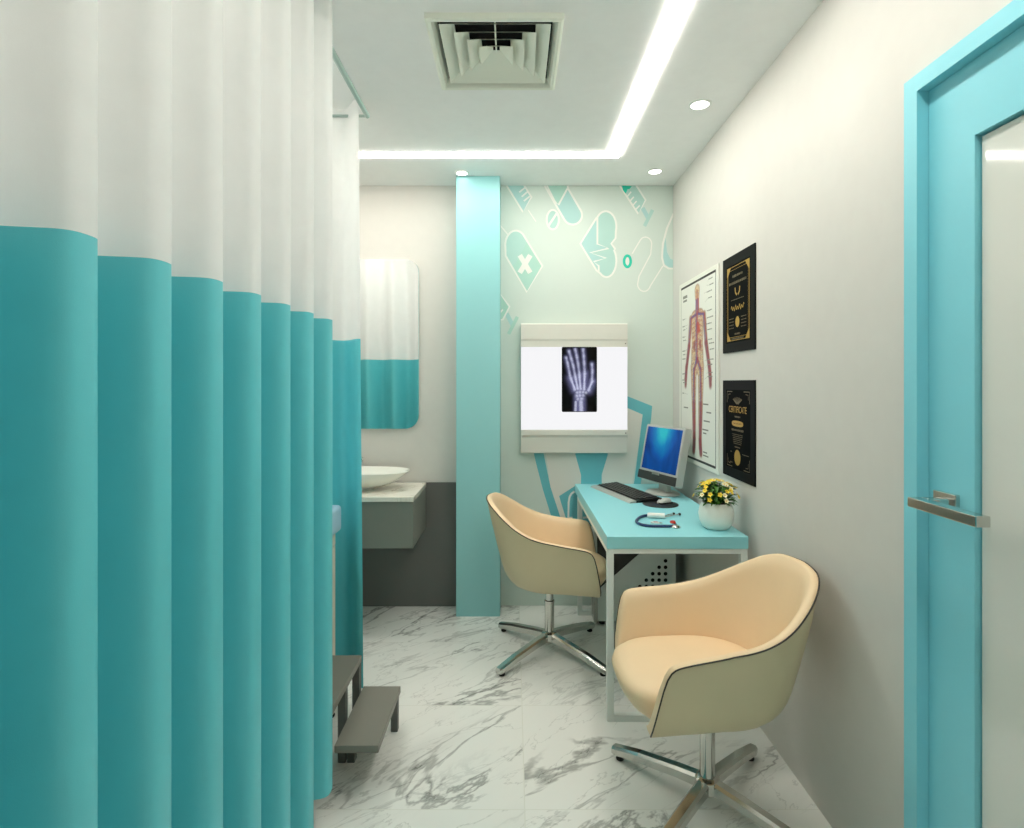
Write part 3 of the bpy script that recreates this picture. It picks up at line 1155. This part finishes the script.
def certificate(label, y_left, z0, w, h, upper):
    t = thing('framed_certificate', label, 'certificate', (0, 0, 0), 0, 'framed certificates on the right wall')
    bm = B()
    b_ = .042
    for (ya, yb, za, zb) in ((y_left - w, y_left, z0, z0 + b_), (y_left - w, y_left, z0 + h - b_, z0 + h), (y_left - b_, y_left, z0 + b_, z0 + h - b_), (y_left - w, y_left - w + b_, z0 + b_, z0 + h - b_)):
        box(bm, XR - .006, XR - .0006, ya, yb, za, zb)
    obj('frame', bm, M['cert_frame'], t)
    bm = box(B(), XR - .0045, XR - .0008, y_left - w + b_, y_left - b_, z0 + b_, z0 + h - b_)
    obj('sheet', bm, M['cert'], t)
    fl = Flat(wallframe(y_left, z0, XR - .0052), (.0, w, .0, h))
    c = w / 2 - .005
    G, D = M['gold'], M['gold_dim']

    def words(z, width, hgt, m, cx=None, seed=1):
        r = random.Random(seed)
        x = (cx if cx is not None else c) - width / 2
        e = x + width
        while x < e:
            l = r.uniform(.4, 1.3) * hgt
            fl.stroke([(x, z), (min(x + l, e), z)], hgt * r.uniform(.7, 1), m, .0003)
            x += l + hgt * .35
    if upper:
        fl.stroke([(.054, .052), (w - .054, .052), (w - .054, h - .052), (.054, h - .052)], .0045, G, .0002, closed=True)
        fl.stroke([(.064, .066), (w - .064, .066), (w - .064, h - .066), (.064, h - .066)], .0025, G, .0002, closed=True)
        for sx in (0, 1):
            for sy in (0, 1):
                x, z = (.052 if not sx else w - .052), (.050 if not sy else h - .050)
                ux, uz = (1 if not sx else -1), (1 if not sy else -1)
                fl.poly([(x, z), (x + ux * .045, z), (x + ux * .033, z + uz * .014), (x + ux * .014, z + uz * .033), (x, z + uz * .045)], G, .0005)
        words(h - .095, .11, .011, D, seed=5)
        words(h - .125, .19, .012, D, seed=6)
        for s in (-1, 1):
            fl.stroke([(c + s * .006, h - .182), (c + s * .022, h - .170), (c + s * .026, h - .148)], .009, M['gold'], .0003)
        words(h - .200, .14, .004, D, seed=7)
        fl.stroke([(c - .07 + .0046 * k, h - .238 + .010 * math.sin(k * 1.3) + .004 * math.sin(k * .7)) for k in range(32)], .0048, G, .0003)
        fl.poly([(c + .022 * math.cos(2 * PI * k / 28), h - .300 + .024 * math.sin(2 * PI * k / 28)) for k in range(28)], G, .0004)
        for s in (-1, 1):
            for k in range(4):
                words(h - .282 - .014 * k, .055, .004, D, c + s * .068, seed=20 + k)
        words(h - .352, .06, .009, D, seed=9)
        words(h - .372, .13, .008, D, seed=10)
    else:
        for sx in (0, 1):
            for sy in (0, 1):
                x, z = (.052 if not sx else w - .052), (.050 if not sy else h - .050)
                ux, uz = (1 if not sx else -1), (1 if not sy else -1)
                fl.stroke([(x, z + uz * .05), (x, z), (x + ux * .06, z)], .004, D, .0002)
                fl.stroke([(x + ux * .012, z + uz * .034), (x + ux * .014, z + uz * .013), (x + ux * .04, z + uz * .011)], .003, D, .0002)
        for k in range(-4, 5):
            a = k * .2
            fl.stroke([(c + .012 * math.sin(a), h - .104), (c + .058 * math.sin(a * 1.25), h - .104 + .030 * math.cos(a))], .0045, D, .0003)
        for f in text_polys('CERTIFICATE', .040):
            fl.poly([(c + x * .84, h - .142 + z) for x, z in f], G, .0003)
        words(h - .160, .06, .008, D, seed=11)
        fl.poly([(c + .062 * math.cos(a) if abs(math.cos(a)) < .99 else c + .062 * math.copysign(1, math.cos(a)), h - .190 + .013 * math.copysign(abs(math.sin(a)) ** .5, math.sin(a))) for a in [2 * PI * k / 32 for k in range(32)]], G, .0003)
        words(h - .190, .085, .006, M['cert'], seed=12)
        words(h - .2185, .13, .010, D, seed=13)
        for k in range(6):
            words(h - .238 - .008 * k, .115 - .006 * k, .0035, D, seed=30 + k)
        words(h - .293, .06, .006, D, seed=14)
        fl.poly([(c + .034 * math.cos(2 * PI * k / 32), h - .338 + .034 * math.sin(2 * PI * k / 32)) for k in range(32)], G, .0004)
        words(h - .318, .07, .004, D, c + .088, seed=15)
        words(h - .318, .02, .004, D, c - .07, seed=16)
        words(h - .365, .03, .005, D, c - .07, seed=17)
    fl.done('printing', t)['label'] = 'gold printing'


certificate('black framed certificate with a gold line border, the upper of two', 2.652, 1.507, .350, .431, True)
certificate('black framed certificate with a gold seal low down, the lower of two', 2.652, .949, .350, .433, False)

# ================================================================== DESK
DX0, DX1, DYF, DYB = .3775, .948, 2.295, YB - .006
t = thing('office_desk', 'pale teal desk on a white metal frame against the wall', 'desk', (0, 0, 0))
bm = box(B(), DX0, DX1, DYF, DYB, .700, .750, .0015, 1)
obj('desktop', bm, M['desk'], t)
w = .027
for x in (DX0 + .001, DX1 - w - .002):
    for y in (DYF + .004, 3.35):
        bm = box(B(), x, x + w, y, y + w, 0, .6995, .001, 1)
        obj('leg', bm, M['white_metal'], t)
for y in (DYF + .004, 3.35):
    for z in (.0, .6795):
        h_ = w if z == 0 else .02
        bm = box(B(), DX0 + w + .001, DX1 - w - .002, y, y + w, z, z + h_, .001, 1)
        obj('crossbar', bm, M['white_metal'], t)
for x in (DX0 + .001, DX1 - w - .002):
    bm = box(B(), x, x + w, DYF + w + .004, 3.35, .6795, .6995, .001, 1)
    obj('side_rail', bm, M['white_metal'], t)

# computer case standing under the desk
TX0, TX1, TY0, TY1, TH = .455, .948 - .030, 3.215, 3.345, .53
t = thing('computer_case', 'grey computer case with a dotted side under the desk', 'computer case', (0, 0, 0))
sX = F / TY0
bm = box(B(), TX0 + .02, TX1, TY0 + .006, TY1, .02, TH, .004, 2)
obj('body', bm, M['char'], t)
pa = lambda px, py: at(px, py, TY0)
c0, c1 = pa(588, 599), pa(640, 553.5)
slope = (c1[1] - c0[1]) / (c1[0] - c0[0])
xl, xr = TX0 + .02, TX1 - .002
zl = c0[1] + slope * (xl - c0[0])
xt = c0[0] + (TH - .004 - c0[1]) / slope
poly = [(xl, .024), (xr, .024), (xr, TH - .004), (xt, TH - .004), (xl, zl)]
bm = loft(B(), [[(x, TY0 + .006, z) for x, z in poly], [(x, TY0, z) for x, z in poly]], wrap=True, cap0=True, cap1=True)
sp = obj('side_panel', bm, M['case'], t)
sp['label'] = 'pale grey side plate'
bm = B()
for r in range(8):
    for k in range(r + 1):
        px = 665.5 - 6.43 * k
        py = 560.8 + 6.43 * r
        x, z = pa(px, py)
        if z > .04:
            seg = [bm.verts.new((x + .0105 * math.cos(2 * PI * q / 14), TY0 - .0006, z + .0105 * math.sin(2 * PI * q / 14))) for q in range(14)]
            bm.faces.new(seg)
obj('vent_hole', bm, M['void'], sp)
bm = B()
box(bm, TX0, TX0 + .018, TY0 + .002, TY1, .015, TH, .003, 2)
obj('front_bezel', bm, M['silver'], t)
bm = box(B(), TX0 - .006, TX0, TY0 + .03, TY0 + .055, .05, TH - .05, .002, 1)
obj('trim_strip', bm, M['chrome'], t)
for x in (TX0 + .05, TX1 - .06):
    for y in (TY0 + .03, TY1 - .05):
        bm = B()
        lathe(bm, [(0, 0), (.016, 0), (.018, .02), (0, .02)], 12, x, y)
        obj('foot', bm, M['rubber'], t, True)

# monitor: local x along the bottom edge, local -y out of the screen
MBc = Vector((.794, 3.177))
ang = math.atan2(-.337, .125)
t = thing('computer_monitor', 'silver flat monitor with a blue picture at the desk back', 'monitor', (MBc.x, MBc.y, .750), ang)
TL = math.radians(11.3)
bw, bh = .18, .3205
RT = Matrix.Translation((0, 0, .065)) @ Matrix.Rotation(-TL, 4, 'X')


def tilt(bm):
    bm.transform(RT)
    return bm


bm = B()
o2 = rrect(bw, bh / 2, .008, 4)
i2 = rrect(bw - .016, .122, .003, 4)
zc = bh / 2
zs = .185
rows = [[(x, .048, z + zc) for x, z in rrect(bw - .006, bh / 2 - .006, .008, 4)], [(x, .042, z + zc) for x, z in o2], [(x, .004, z + zc) for x, z in o2], [(x, 0, z + zc) for x, z in rrect(bw - .003, bh / 2 - .003, .008, 4)],
        [(x, 0, z + zs) for x, z in i2], [(x, .004, z + zs) for x, z in i2]]
loft(bm, rows, wrap=True, cap0=True, cap1=True)
obj('casing', tilt(bm), M['silver'], t)
bm = box(B(), -bw + .016, bw - .016, .002, .0035, zs - .122, zs + .122)
scr = obj('screen', bm, M['screen'], t, loc=None)
scr.data.transform(Matrix.Translation((0, 0, -zs)))
scr.matrix_local = RT @ Matrix.Translation((0, 0, zs))
bm = box(B(), -bw + .001, bw - .001, -.006, -.0002, .004, .052, .003, 2)
obj('speaker_bar', tilt(bm), M['char'], t)['label'] = 'dark speaker bar'
bm = box(B(), -.035, .035, -.012, -.0062, .040, .056, .003, 2)
obj('control_panel', tilt(bm), M['chrome'], t)
bm = box(B(), -.04, .04, .045, .075, .0125, .16, .008, 2)
obj('stand_neck', bm, M['silver'], t)
bm = B()
lathe(bm, [(0, .0005), (.105, .0005), (.110, .005), (.10, .011), (.0, .013)], 40, 0, .045, 1.0, .8)
obj('stand_base', bm, M['silver'], t, True)

# keyboard: local x along its length
ka, kb = Vector((.459, 3.385)), Vector((.597, 2.925))
kd = kb - ka
t = thing('computer_keyboard', 'black keyboard with a silver wrist rest lying on the desk', 'keyboard', (ka.x, ka.y, .750), math.atan2(kd.y, kd.x))
KL = kd.length
# local +y points away from the user side (towards the wall)
bm = loft(B(), [[(0, .038, .001), (0, .175, .001), (0, .175, .022), (0, .038, .012)], [(KL, .038, .001), (KL, .175, .001), (KL, .175, .022), (KL, .038, .012)]], wrap=True, cap0=True, cap1=True)
obj('keyboard_body', bm, M['black'], t)
bm = B()
for r in range(6):
    yy = .046 + .0205 * r
    x = .010
    wk = [.019] * 30
    if r == 0:
        wk = [.026, .02, .024, .115, .024, .02, .02, .026] + [.019] * 12
    i = 0
    while x + wk[i] < KL - .008:
        zz = .012 + (yy - .038) / .137 * .010
        box(bm, x + .001, x + wk[i] - .001, yy + .001, yy + .0185, zz, zz + .006)
        x += wk[i]
        i += 1
obj('keys', bm, M['char'], t)
bm = loft(B(), [[(-.002, -.002, .001), (-.002, .037, .001), (-.002, .037, .012), (-.002, .006, .008)], [(KL + .002, -.002, .001), (KL + .002, .037, .001), (KL + .002, .037, .012), (KL + .002, .006, .008)]], wrap=True, cap0=True, cap1=True)
obj('wrist_rest', bm, M['silver'], t)['label'] = 'silver wrist rest'

MPx, MPy = .750, 2.905
bm = B()
lathe(bm, [(0, .0003), (.088, .0003), (.090, .002), (.087, .0045), (0, .0045)], 40)
o = tag(obj('mouse_pad', bm, M['black'], None, True), 'round black mouse pad beside the keyboard on the desk', 'mouse pad')
o.location = (MPx, MPy, .7502)
t = thing('computer_mouse', 'small silver and black mouse on the round black pad', 'mouse', (MPx + .022, MPy + .012, .7548), math.radians(200))


def shell(bm, a, b, h, z0, x_from=-1.0, x_to=1.0):
    rows = []
    for i in range(13):
        s = x_from + (x_to - x_from) * i / 12
        s = max(-.995, min(.995, s))
        wd_ = b * math.sqrt(max(0.0, 1 - abs(s) ** 2.6))
        hh_ = h * (1 - abs(s + .15) ** 2.4 * .6) * (1 if abs(s) < .9 else .6)
        rows.append([(a * s, wd_ * math.cos(PI * k / 12), z0 + max(.001, hh_ * math.sin(PI * k / 12) ** .7)) for k in range(13)])
    return loft(bm, rows, wrap=True, cap0=True, cap1=True)


obj('mouse_body', shell(B(), .042, .024, .027, .0003), M['silver'], t, 'all')
bm = box(B(), -.036, .039, -.025, .025, .0002, .006, .002, 2)
obj('mouse_base', bm, M['black'], t)
bm = B()
tube(bm, [(.020, -.003, .0235), (.020, .003, .0235)], .006, 14)
obj('scroll_wheel', bm, M['black'], t, True)

# stethoscope and small instruments
def dp(px, py, z=.75):
    d_ = (1.37 - z) * F / (py - 383)
    return ((px - 513.5) * d_ / F, d_)


def z5(a, b):
    return dp(590 + a * .166, 410 + b * .166)


t = thing('stethoscope', 'navy tubed stethoscope lying curled on the desk front', 'stethoscope', (0, 0, .7505))
ctl = [(352, 643), (325, 646), (300, 655), (284, 668), (280, 680), (292, 692), (320, 702), (370, 708), (430, 709), (500, 709)]
P = [(*z5(*c), .0065) for c in ctl]
bm = B()
fine = []
for i in range(len(P) - 1):
    p0, p1, p2, p3 = (Vector(P[max(0, i - 1)]), Vector(P[i]), Vector(P[i + 1]), Vector(P[min(len(P) - 1, i + 2)]))
    for k in range(6):
        s = k / 6
        fine.append(.5 * ((2 * p1) + (p2 - p0) * s + (2 * p0 - 5 * p1 + 4 * p2 - p3) * s * s + (3 * p1 - p0 - 3 * p2 + p3) * s ** 3))
fine.append(Vector(P[-1]))
obj('tubing', tube(bm, fine, .0058, 10), M['blue_tube'], t, True)
a, c = z5(515, 709), z5(515, 690)
bm = B()
lathe(bm, [(0, .0002), (.019, .0002), (.021, .004), (.016, .010), (.008, .012), (.007, .016), (0, .016)], 24, a[0], a[1])
obj('chest_piece', bm, M['chrome'], t, True)
bm = B()
lathe(bm, [(0, .0165), (.012, .0165), (.013, .021), (.010, .026), (0, .026)], 20, a[0] - .008, a[1] + .012)
obj('bell_cap', bm, M['red'], t, True)['label'] = 'red cap'
# ear pieces
for (p, q, r_) in (((450, 648), (500, 635), 0), ((450, 656), (535, 638), 1)):
    a, c = z5(*p), z5(*q)
    bm = tube(B(), [(a[0], a[1], .007), ((a[0] + c[0]) / 2, (a[1] + c[1]) / 2, .0085), (c[0], c[1], .007)], .0028, 8)
    et = obj('ear_tube', bm, M['chrome'], t, True)
    bm = B()
    lathe(bm, [(0, .0005), (.005, .002), (.0068, .007), (.005, .012), (0, .0135)], 14, c[0] + .004, c[1] + .002)
    obj('ear_tip', bm, M['black'], et, True)
a, c = z5(345, 650), z5(450, 655)
bm = tube(B(), [(a[0], a[1], .0125), (a[0] * .9 + c[0] * .1, a[1] * .9 + c[1] * .1, .0125), (c[0], c[1], .0125)], [.010, .0122, .0122], 18)
obj('binaural_grip', bm, M['white_plastic'], t, True)['label'] = 'white grip'
a, c = z5(365, 682), z5(436, 686)
t = thing('thermometer', 'small white stick thermometer lying inside the stethoscope loop', 'thermometer', (a[0], a[1], .7505), math.atan2(c[1] - a[1], c[0] - a[0]))
l_ = math.hypot(c[0] - a[0], c[1] - a[1])
obj('stick', box(B(), 0, l_ * .75, -.006, .006, 0, .007, .002, 2), M['white_plastic'], t)
obj('tip', tube(B(), [(l_ * .75, 0, .0035), (l_, 0, .0035)], [.003, .002], 8), M['steel'], t, True)
obj('display', box(B(), .012, .03, -.0042, .0042, .0071, .0078), M['red'], t)

# flowering pot plant
FXc, FYc = .866, 2.432
t = thing('potted_flower', 'small yellow flowering plant in a round white pot', 'potted plant', (FXc, FYc, .7502))
bm = B()
lathe(bm, [(0, 0), (.045, 0), (.056, .008), (.069, .035), (.073, .062), (.069, .088), (.061, .107), (.058, .112), (.054, .110), (.055, .098), (.0, .098)], 40)
obj('pot', bm, M['pot'], t, True)
bm = B()
lathe(bm, [(.0548, .0985), (.03, .105), (0, .108)], 24)
obj('soil', bm, M['soil'], t, True)
rr = random.Random(11)


def leafpoly(bm, base, dirv, length, width, mi=0):
    dv = Vector(dirv).normalized()
    s = dv.cross(Vector((0, 0, 1)))
    if s.length < .1:
        s = Vector((1, 0, 0))
    s.normalize()
    u = s.cross(dv).normalized()
    rows = []
    for i in range(6):
        f = i / 5
        wv = width * math.sin(PI * min(1, .06 + f * .94)) ** .8 * (1 - f * .25)
        c = Vector(base) + dv * length * f - Vector((0, 0, 1)) * length * .35 * f * f
        rows.append([tuple(c - s * wv + u * wv * .35), tuple(c), tuple(c + s * wv + u * wv * .35)])
    loft(bm, rows, mi=mi)


bm = B()
for i in range(300):
    a = rr.uniform(0, 2 * PI)
    rad = rr.uniform(.0, .065)
    zz = rr.uniform(.108, .185)
    el = rr.uniform(-.1, .9)
    sp = 1 - abs(zz - .14) * 3
    p = (math.cos(a) * rad * sp, math.sin(a) * rad * sp, zz)
    leafpoly(bm, p, (math.cos(a) * math.cos(el), math.sin(a) * math.cos(el), math.sin(el)), rr.uniform(.025, .046), rr.uniform(.006, .011))
for i in range(26):
    a = rr.uniform(0, 2 * PI)
    tube(bm, [(math.cos(a) * .015, math.sin(a) * .015, .10), (math.cos(a) * .05, math.sin(a) * .05, rr.uniform(.15, .18))], .0012, 5)
o = obj('foliage', bm, M['leaf'], t, True)
o['kind'] = 'stuff'


def flower(pale):
    bm = B()
    for k in range(5):
        a = 2 * PI * k / 5
        rows = []
        for i in range(5):
            f = i / 4
            wv = .0052 * math.sin(PI * (.12 + .80 * f))
            cx_, cy_ = math.cos(a) * .0105 * f, math.sin(a) * .0105 * f
            zz = .005 * f - .003 * f * f
            rows.append([(cx_ - math.sin(a) * wv, cy_ + math.cos(a) * wv, zz + .0015), (cx_, cy_, zz), (cx_ + math.sin(a) * wv, cy_ - math.cos(a) * wv, zz + .0015)])
        loft(bm, rows)
    f_ = obj('flower', bm, M['petal_pale'] if pale else M['petal'], t, True)
    bm = B()
    lathe(bm, [(.0030, 0), (.0027, .002), (0, .0038)], 10)
    obj('flower_center', bm, M['petal_eye'], f_, True)
    return f_


protos = [flower(False), flower(True)]
first = [True, True]
for i in range(58):
    pale = 1 if rr.random() < .22 else 0
    a = rr.uniform(0, 2 * PI)
    el = rr.uniform(.05, 1.45)
    R_ = rr.uniform(.085, .102)
    p = Vector((math.cos(a) * math.cos(el) * R_, math.sin(a) * math.cos(el) * R_, .125 + math.sin(el) * .078))
    if first[pale]:
        f_ = protos[pale]
        first[pale] = False
    else:
        f_ = protos[pale].copy()
        COL.objects.link(f_)
        for ch in protos[pale].children:
            c_ = ch.copy()
            COL.objects.link(c_)
            c_.parent = f_
    f_.parent = t
    f_.location = p
    nrm = Vector((math.cos(a) * math.cos(el), math.sin(a) * math.cos(el), math.sin(el) + .25)).normalized()
    nrm = (nrm + Vector((rr.uniform(-.3, .3), rr.uniform(-.5, .1), rr.uniform(-.2, .3)))).normalized()
    f_.rotation_euler = nrm.to_track_quat('Z', 'Y').to_euler()

# ================================================================== TUB CHAIRS
ZB = .360


def c_w(z):
    s = min(1, max(0, (z - ZB) / .30))
    return .224 + .064 * s ** .8


def c_a(z):
    s = min(1, max(0, (z - ZB) / .47))
    return .222 + .126 * s ** .8


def c_round(z):
    s = min(1, max(0, (z - ZB) / .085))
    return .80 + .20 * math.sqrt(1 - (1 - s) ** 2)


XF, XS = .254, .02


def plan(q, z, inset=0.0, k=None):
    """q in -1..1 : -1 right arm front, 0 middle of the back, 1 left arm front"""
    sgn = -1 if q < 0 else 1
    r = 1 - abs(q)                       # 0 at the arm front, 1 at the back
    kk = c_round(z) if k is None else k
    w_, a_ = (c_w(z) - inset) * kk, (c_a(z) - inset) * kk
    ls = .30                             # share of the straight arm
    if r < ls:
        f = r / ls
        x = XF + (XS - XF) * f
        ww = w_ * (1 + .105 * (1 - f))
        return (x * (kk * .35 + .65), sgn * ww)
    th = (r - ls) / (1 - ls) * PI / 2
    n_ = 2.3
    cc, ss = math.cos(th), math.sin(th)
    return (XS - a_ * abs(ss) ** (2 / n_), sgn * w_ * abs(cc) ** (2 / n_))


def rim(q):
    r = 1 - abs(q)
    return interp([0, .018, .036, .052, .070, .10, .26, .40, .52, .64, .76, .86, 1.0],
                  [.378, .46, .535, .575, .592, .600, .616, .638, .672, .718, .760, .780, .787], r)


def make_chair(label):
    t = thing('tub_chair', label, 'chair', (0, 0, 0), 0, 'cream tub chairs at the desk')
    N = 96
    Q = [-1 + 2 * i / N for i in range(N + 1)]
    # denser near the arm fronts
    Q = [math.copysign(1 - (1 - abs(q)) ** 1.35, q) for q in Q]
    # outer shell
    rows = []
    for k in (.35, .6, .74):
        rows.append([(*plan(q, ZB, 0, k), ZB - .004) for q in Q])
    V = 16
    for j in range(V + 1):
        f = (j / V) ** 1.25
        rows.append([(*plan(q, ZB + (rim(q) - ZB) * f), ZB + (rim(q) - ZB) * f) for q in Q])
    bm = loft(B(), rows)
    bmesh.ops.contextual_create(bm, geom=[])if False else None
    obj('outer_shell', bm, M['leather_out'], t, 'all')['label'] = 'beige outer shell'
    # inner lining with the rolled rim
    TH = .032
    rows = []
    for inset, dz in ((0, 0), (.003, .004), (.009, .0065), (.018, .006), (.026, .001)):
        rows.append([(*plan(q, rim(q), inset), rim(q) + dz * min(1, (1 - abs(q)) / .03)) for q in Q])
    for j in range(1, 13):
        f = j / 12
        rows.append([(*plan(q, max(.38, rim(q) - (rim(q) - .39) * f), TH + .008 * math.sin(PI * f) + .012 * f ** 3), rim(q) - (rim(q) - .39) * f) for q in Q])
    obj('inner_lining', loft(B(), rows), M['leather'], t, 'all')['label'] = 'cream inner lining'
    # piping along the outer edge of the rim
    pts = [(*plan(q, rim(q), -.001), rim(q) + .0015) for q in Q]
    obj('piping', tube(B(), pts, .0024, 6), M['piping'], t, 'all')['label'] = 'dark edge piping'
    # seat cushion
    rows = []

    def cushion(sc, fx, z):
        out = []
        for k in range(72):
            th = 2 * PI * k / 72
            c_, s_ = math.cos(th), math.sin(th)
            if c_ >= 0:
                n_ = 3.2
                x = XS + (fx - XS) * abs(c_) ** (2 / n_)
                yv = (.206 * sc) * math.copysign(abs(s_) ** (2 / n_), s_)
            else:
                n_ = 2.4
                x = XS - .205 * sc * abs(c_) ** (2 / n_)
                yv = (.206 * sc) * math.copysign(abs(s_) ** (2 / n_), s_)
            crown = 0
            out.append((x, yv, z))
        return out
    for sc, fx, z in ((.55, .12, .352), (.80, .205, .353), (.90, .240, .362), (.97, .268, .385), (1.02, .290, .415), (1.035, .298, .438), (1.02, .292, .455), (.97, .272, .468), (.88, .235, .476), (.65, .16, .483), (.35, .09, .487), (.08, .035, .488)):
        rows.append(cushion(sc, fx, z))
    obj('seat_cushion', loft(B(), rows, wrap=True, cap0=True, cap1=True), M['leather'], t, 'all')['label'] = 'cream seat cushion'
    # under-plate, column, hub, legs
    bm = box(B(), -.09, .09, -.09, .09, .335, .352, .004, 2)
    obj('seat_plate', bm, M['char'], t)
    bm = B()
    lathe(bm, [(0, .09), (.024, .09), (.024, .25), (.0265, .252), (.0265, .262), (.0195, .264), (.0195, .336), (0, .336)], 28)
    obj('column', bm, M['chrome'], t, True)
    bm = B()
    lathe(bm, [(0, .055), (.032, .055), (.040, .065), (.038, .098), (.028, .106), (0, .106)], 28)
    obj('hub', bm, M['chrome'], t, True)
    for k in range(4):
        a = PI / 4 + k * PI / 2
        ca, sa = math.cos(a), math.sin(a)
        rows = []
        for s, zt, zb, hw in ((.02, .102, .062, .021), (.10, .092, .056, .021), (.25, .068, .034, .020), (.345, .046, .013, .0185), (.362, .042, .015, .016)):
            pr = [(-hw, zb + .004), (-hw * .8, zb), (hw * .8, zb), (hw, zb + .004), (hw, zt - .008), (hw * .6, zt), (-hw * .6, zt), (-hw, zt - .008)]
            rows.append([(s * ca - y_ * sa, s * sa + y_ * ca, z_) for y_, z_ in pr])
        lg = obj('leg', loft(B(), rows, wrap=True, cap0=True, cap1=True), M['chrome'], t)
        bm = B()
        lathe(bm, [(0, 0), (.013, 0), (.015, .004), (.013, .0135), (0, .0135)], 16, .335 * ca, .335 * sa)
        obj('foot_glide', bm, M['rubber'], lg, True)
    return t


def copy_tree(o, parent=None):
    c_ = o.copy()
    COL.objects.link(c_)
    if parent is not None:
        c_.parent = parent
    for ch in list(o.children):
        copy_tree(ch, c_)
    return c_


ch = make_chair('cream tub chair in front, turned away from the camera-side wall')
ch['label'] = 'nearer cream tub chair, in front of the desk with its back to the right wall'
ch.location = (.625, 1.835, 0)
ch.rotation_euler = (0, 0, math.radians(180 + 1.5))
c2 = copy_tree(ch)
c2['label'] = 'farther cream tub chair, at the left side of the desk facing the keyboard'
c2.location = (.183, 2.905, 0)
c2.rotation_euler = (0, 0, math.radians(-6))
for root, rz in ((ch, 1.5), (c2, -6)):
    for k in root.children:
        nm = k.name.split('.')[0]
        if nm in ('leg', 'hub'):
            k.rotation_euler = (0, 0, math.radians(-rz))
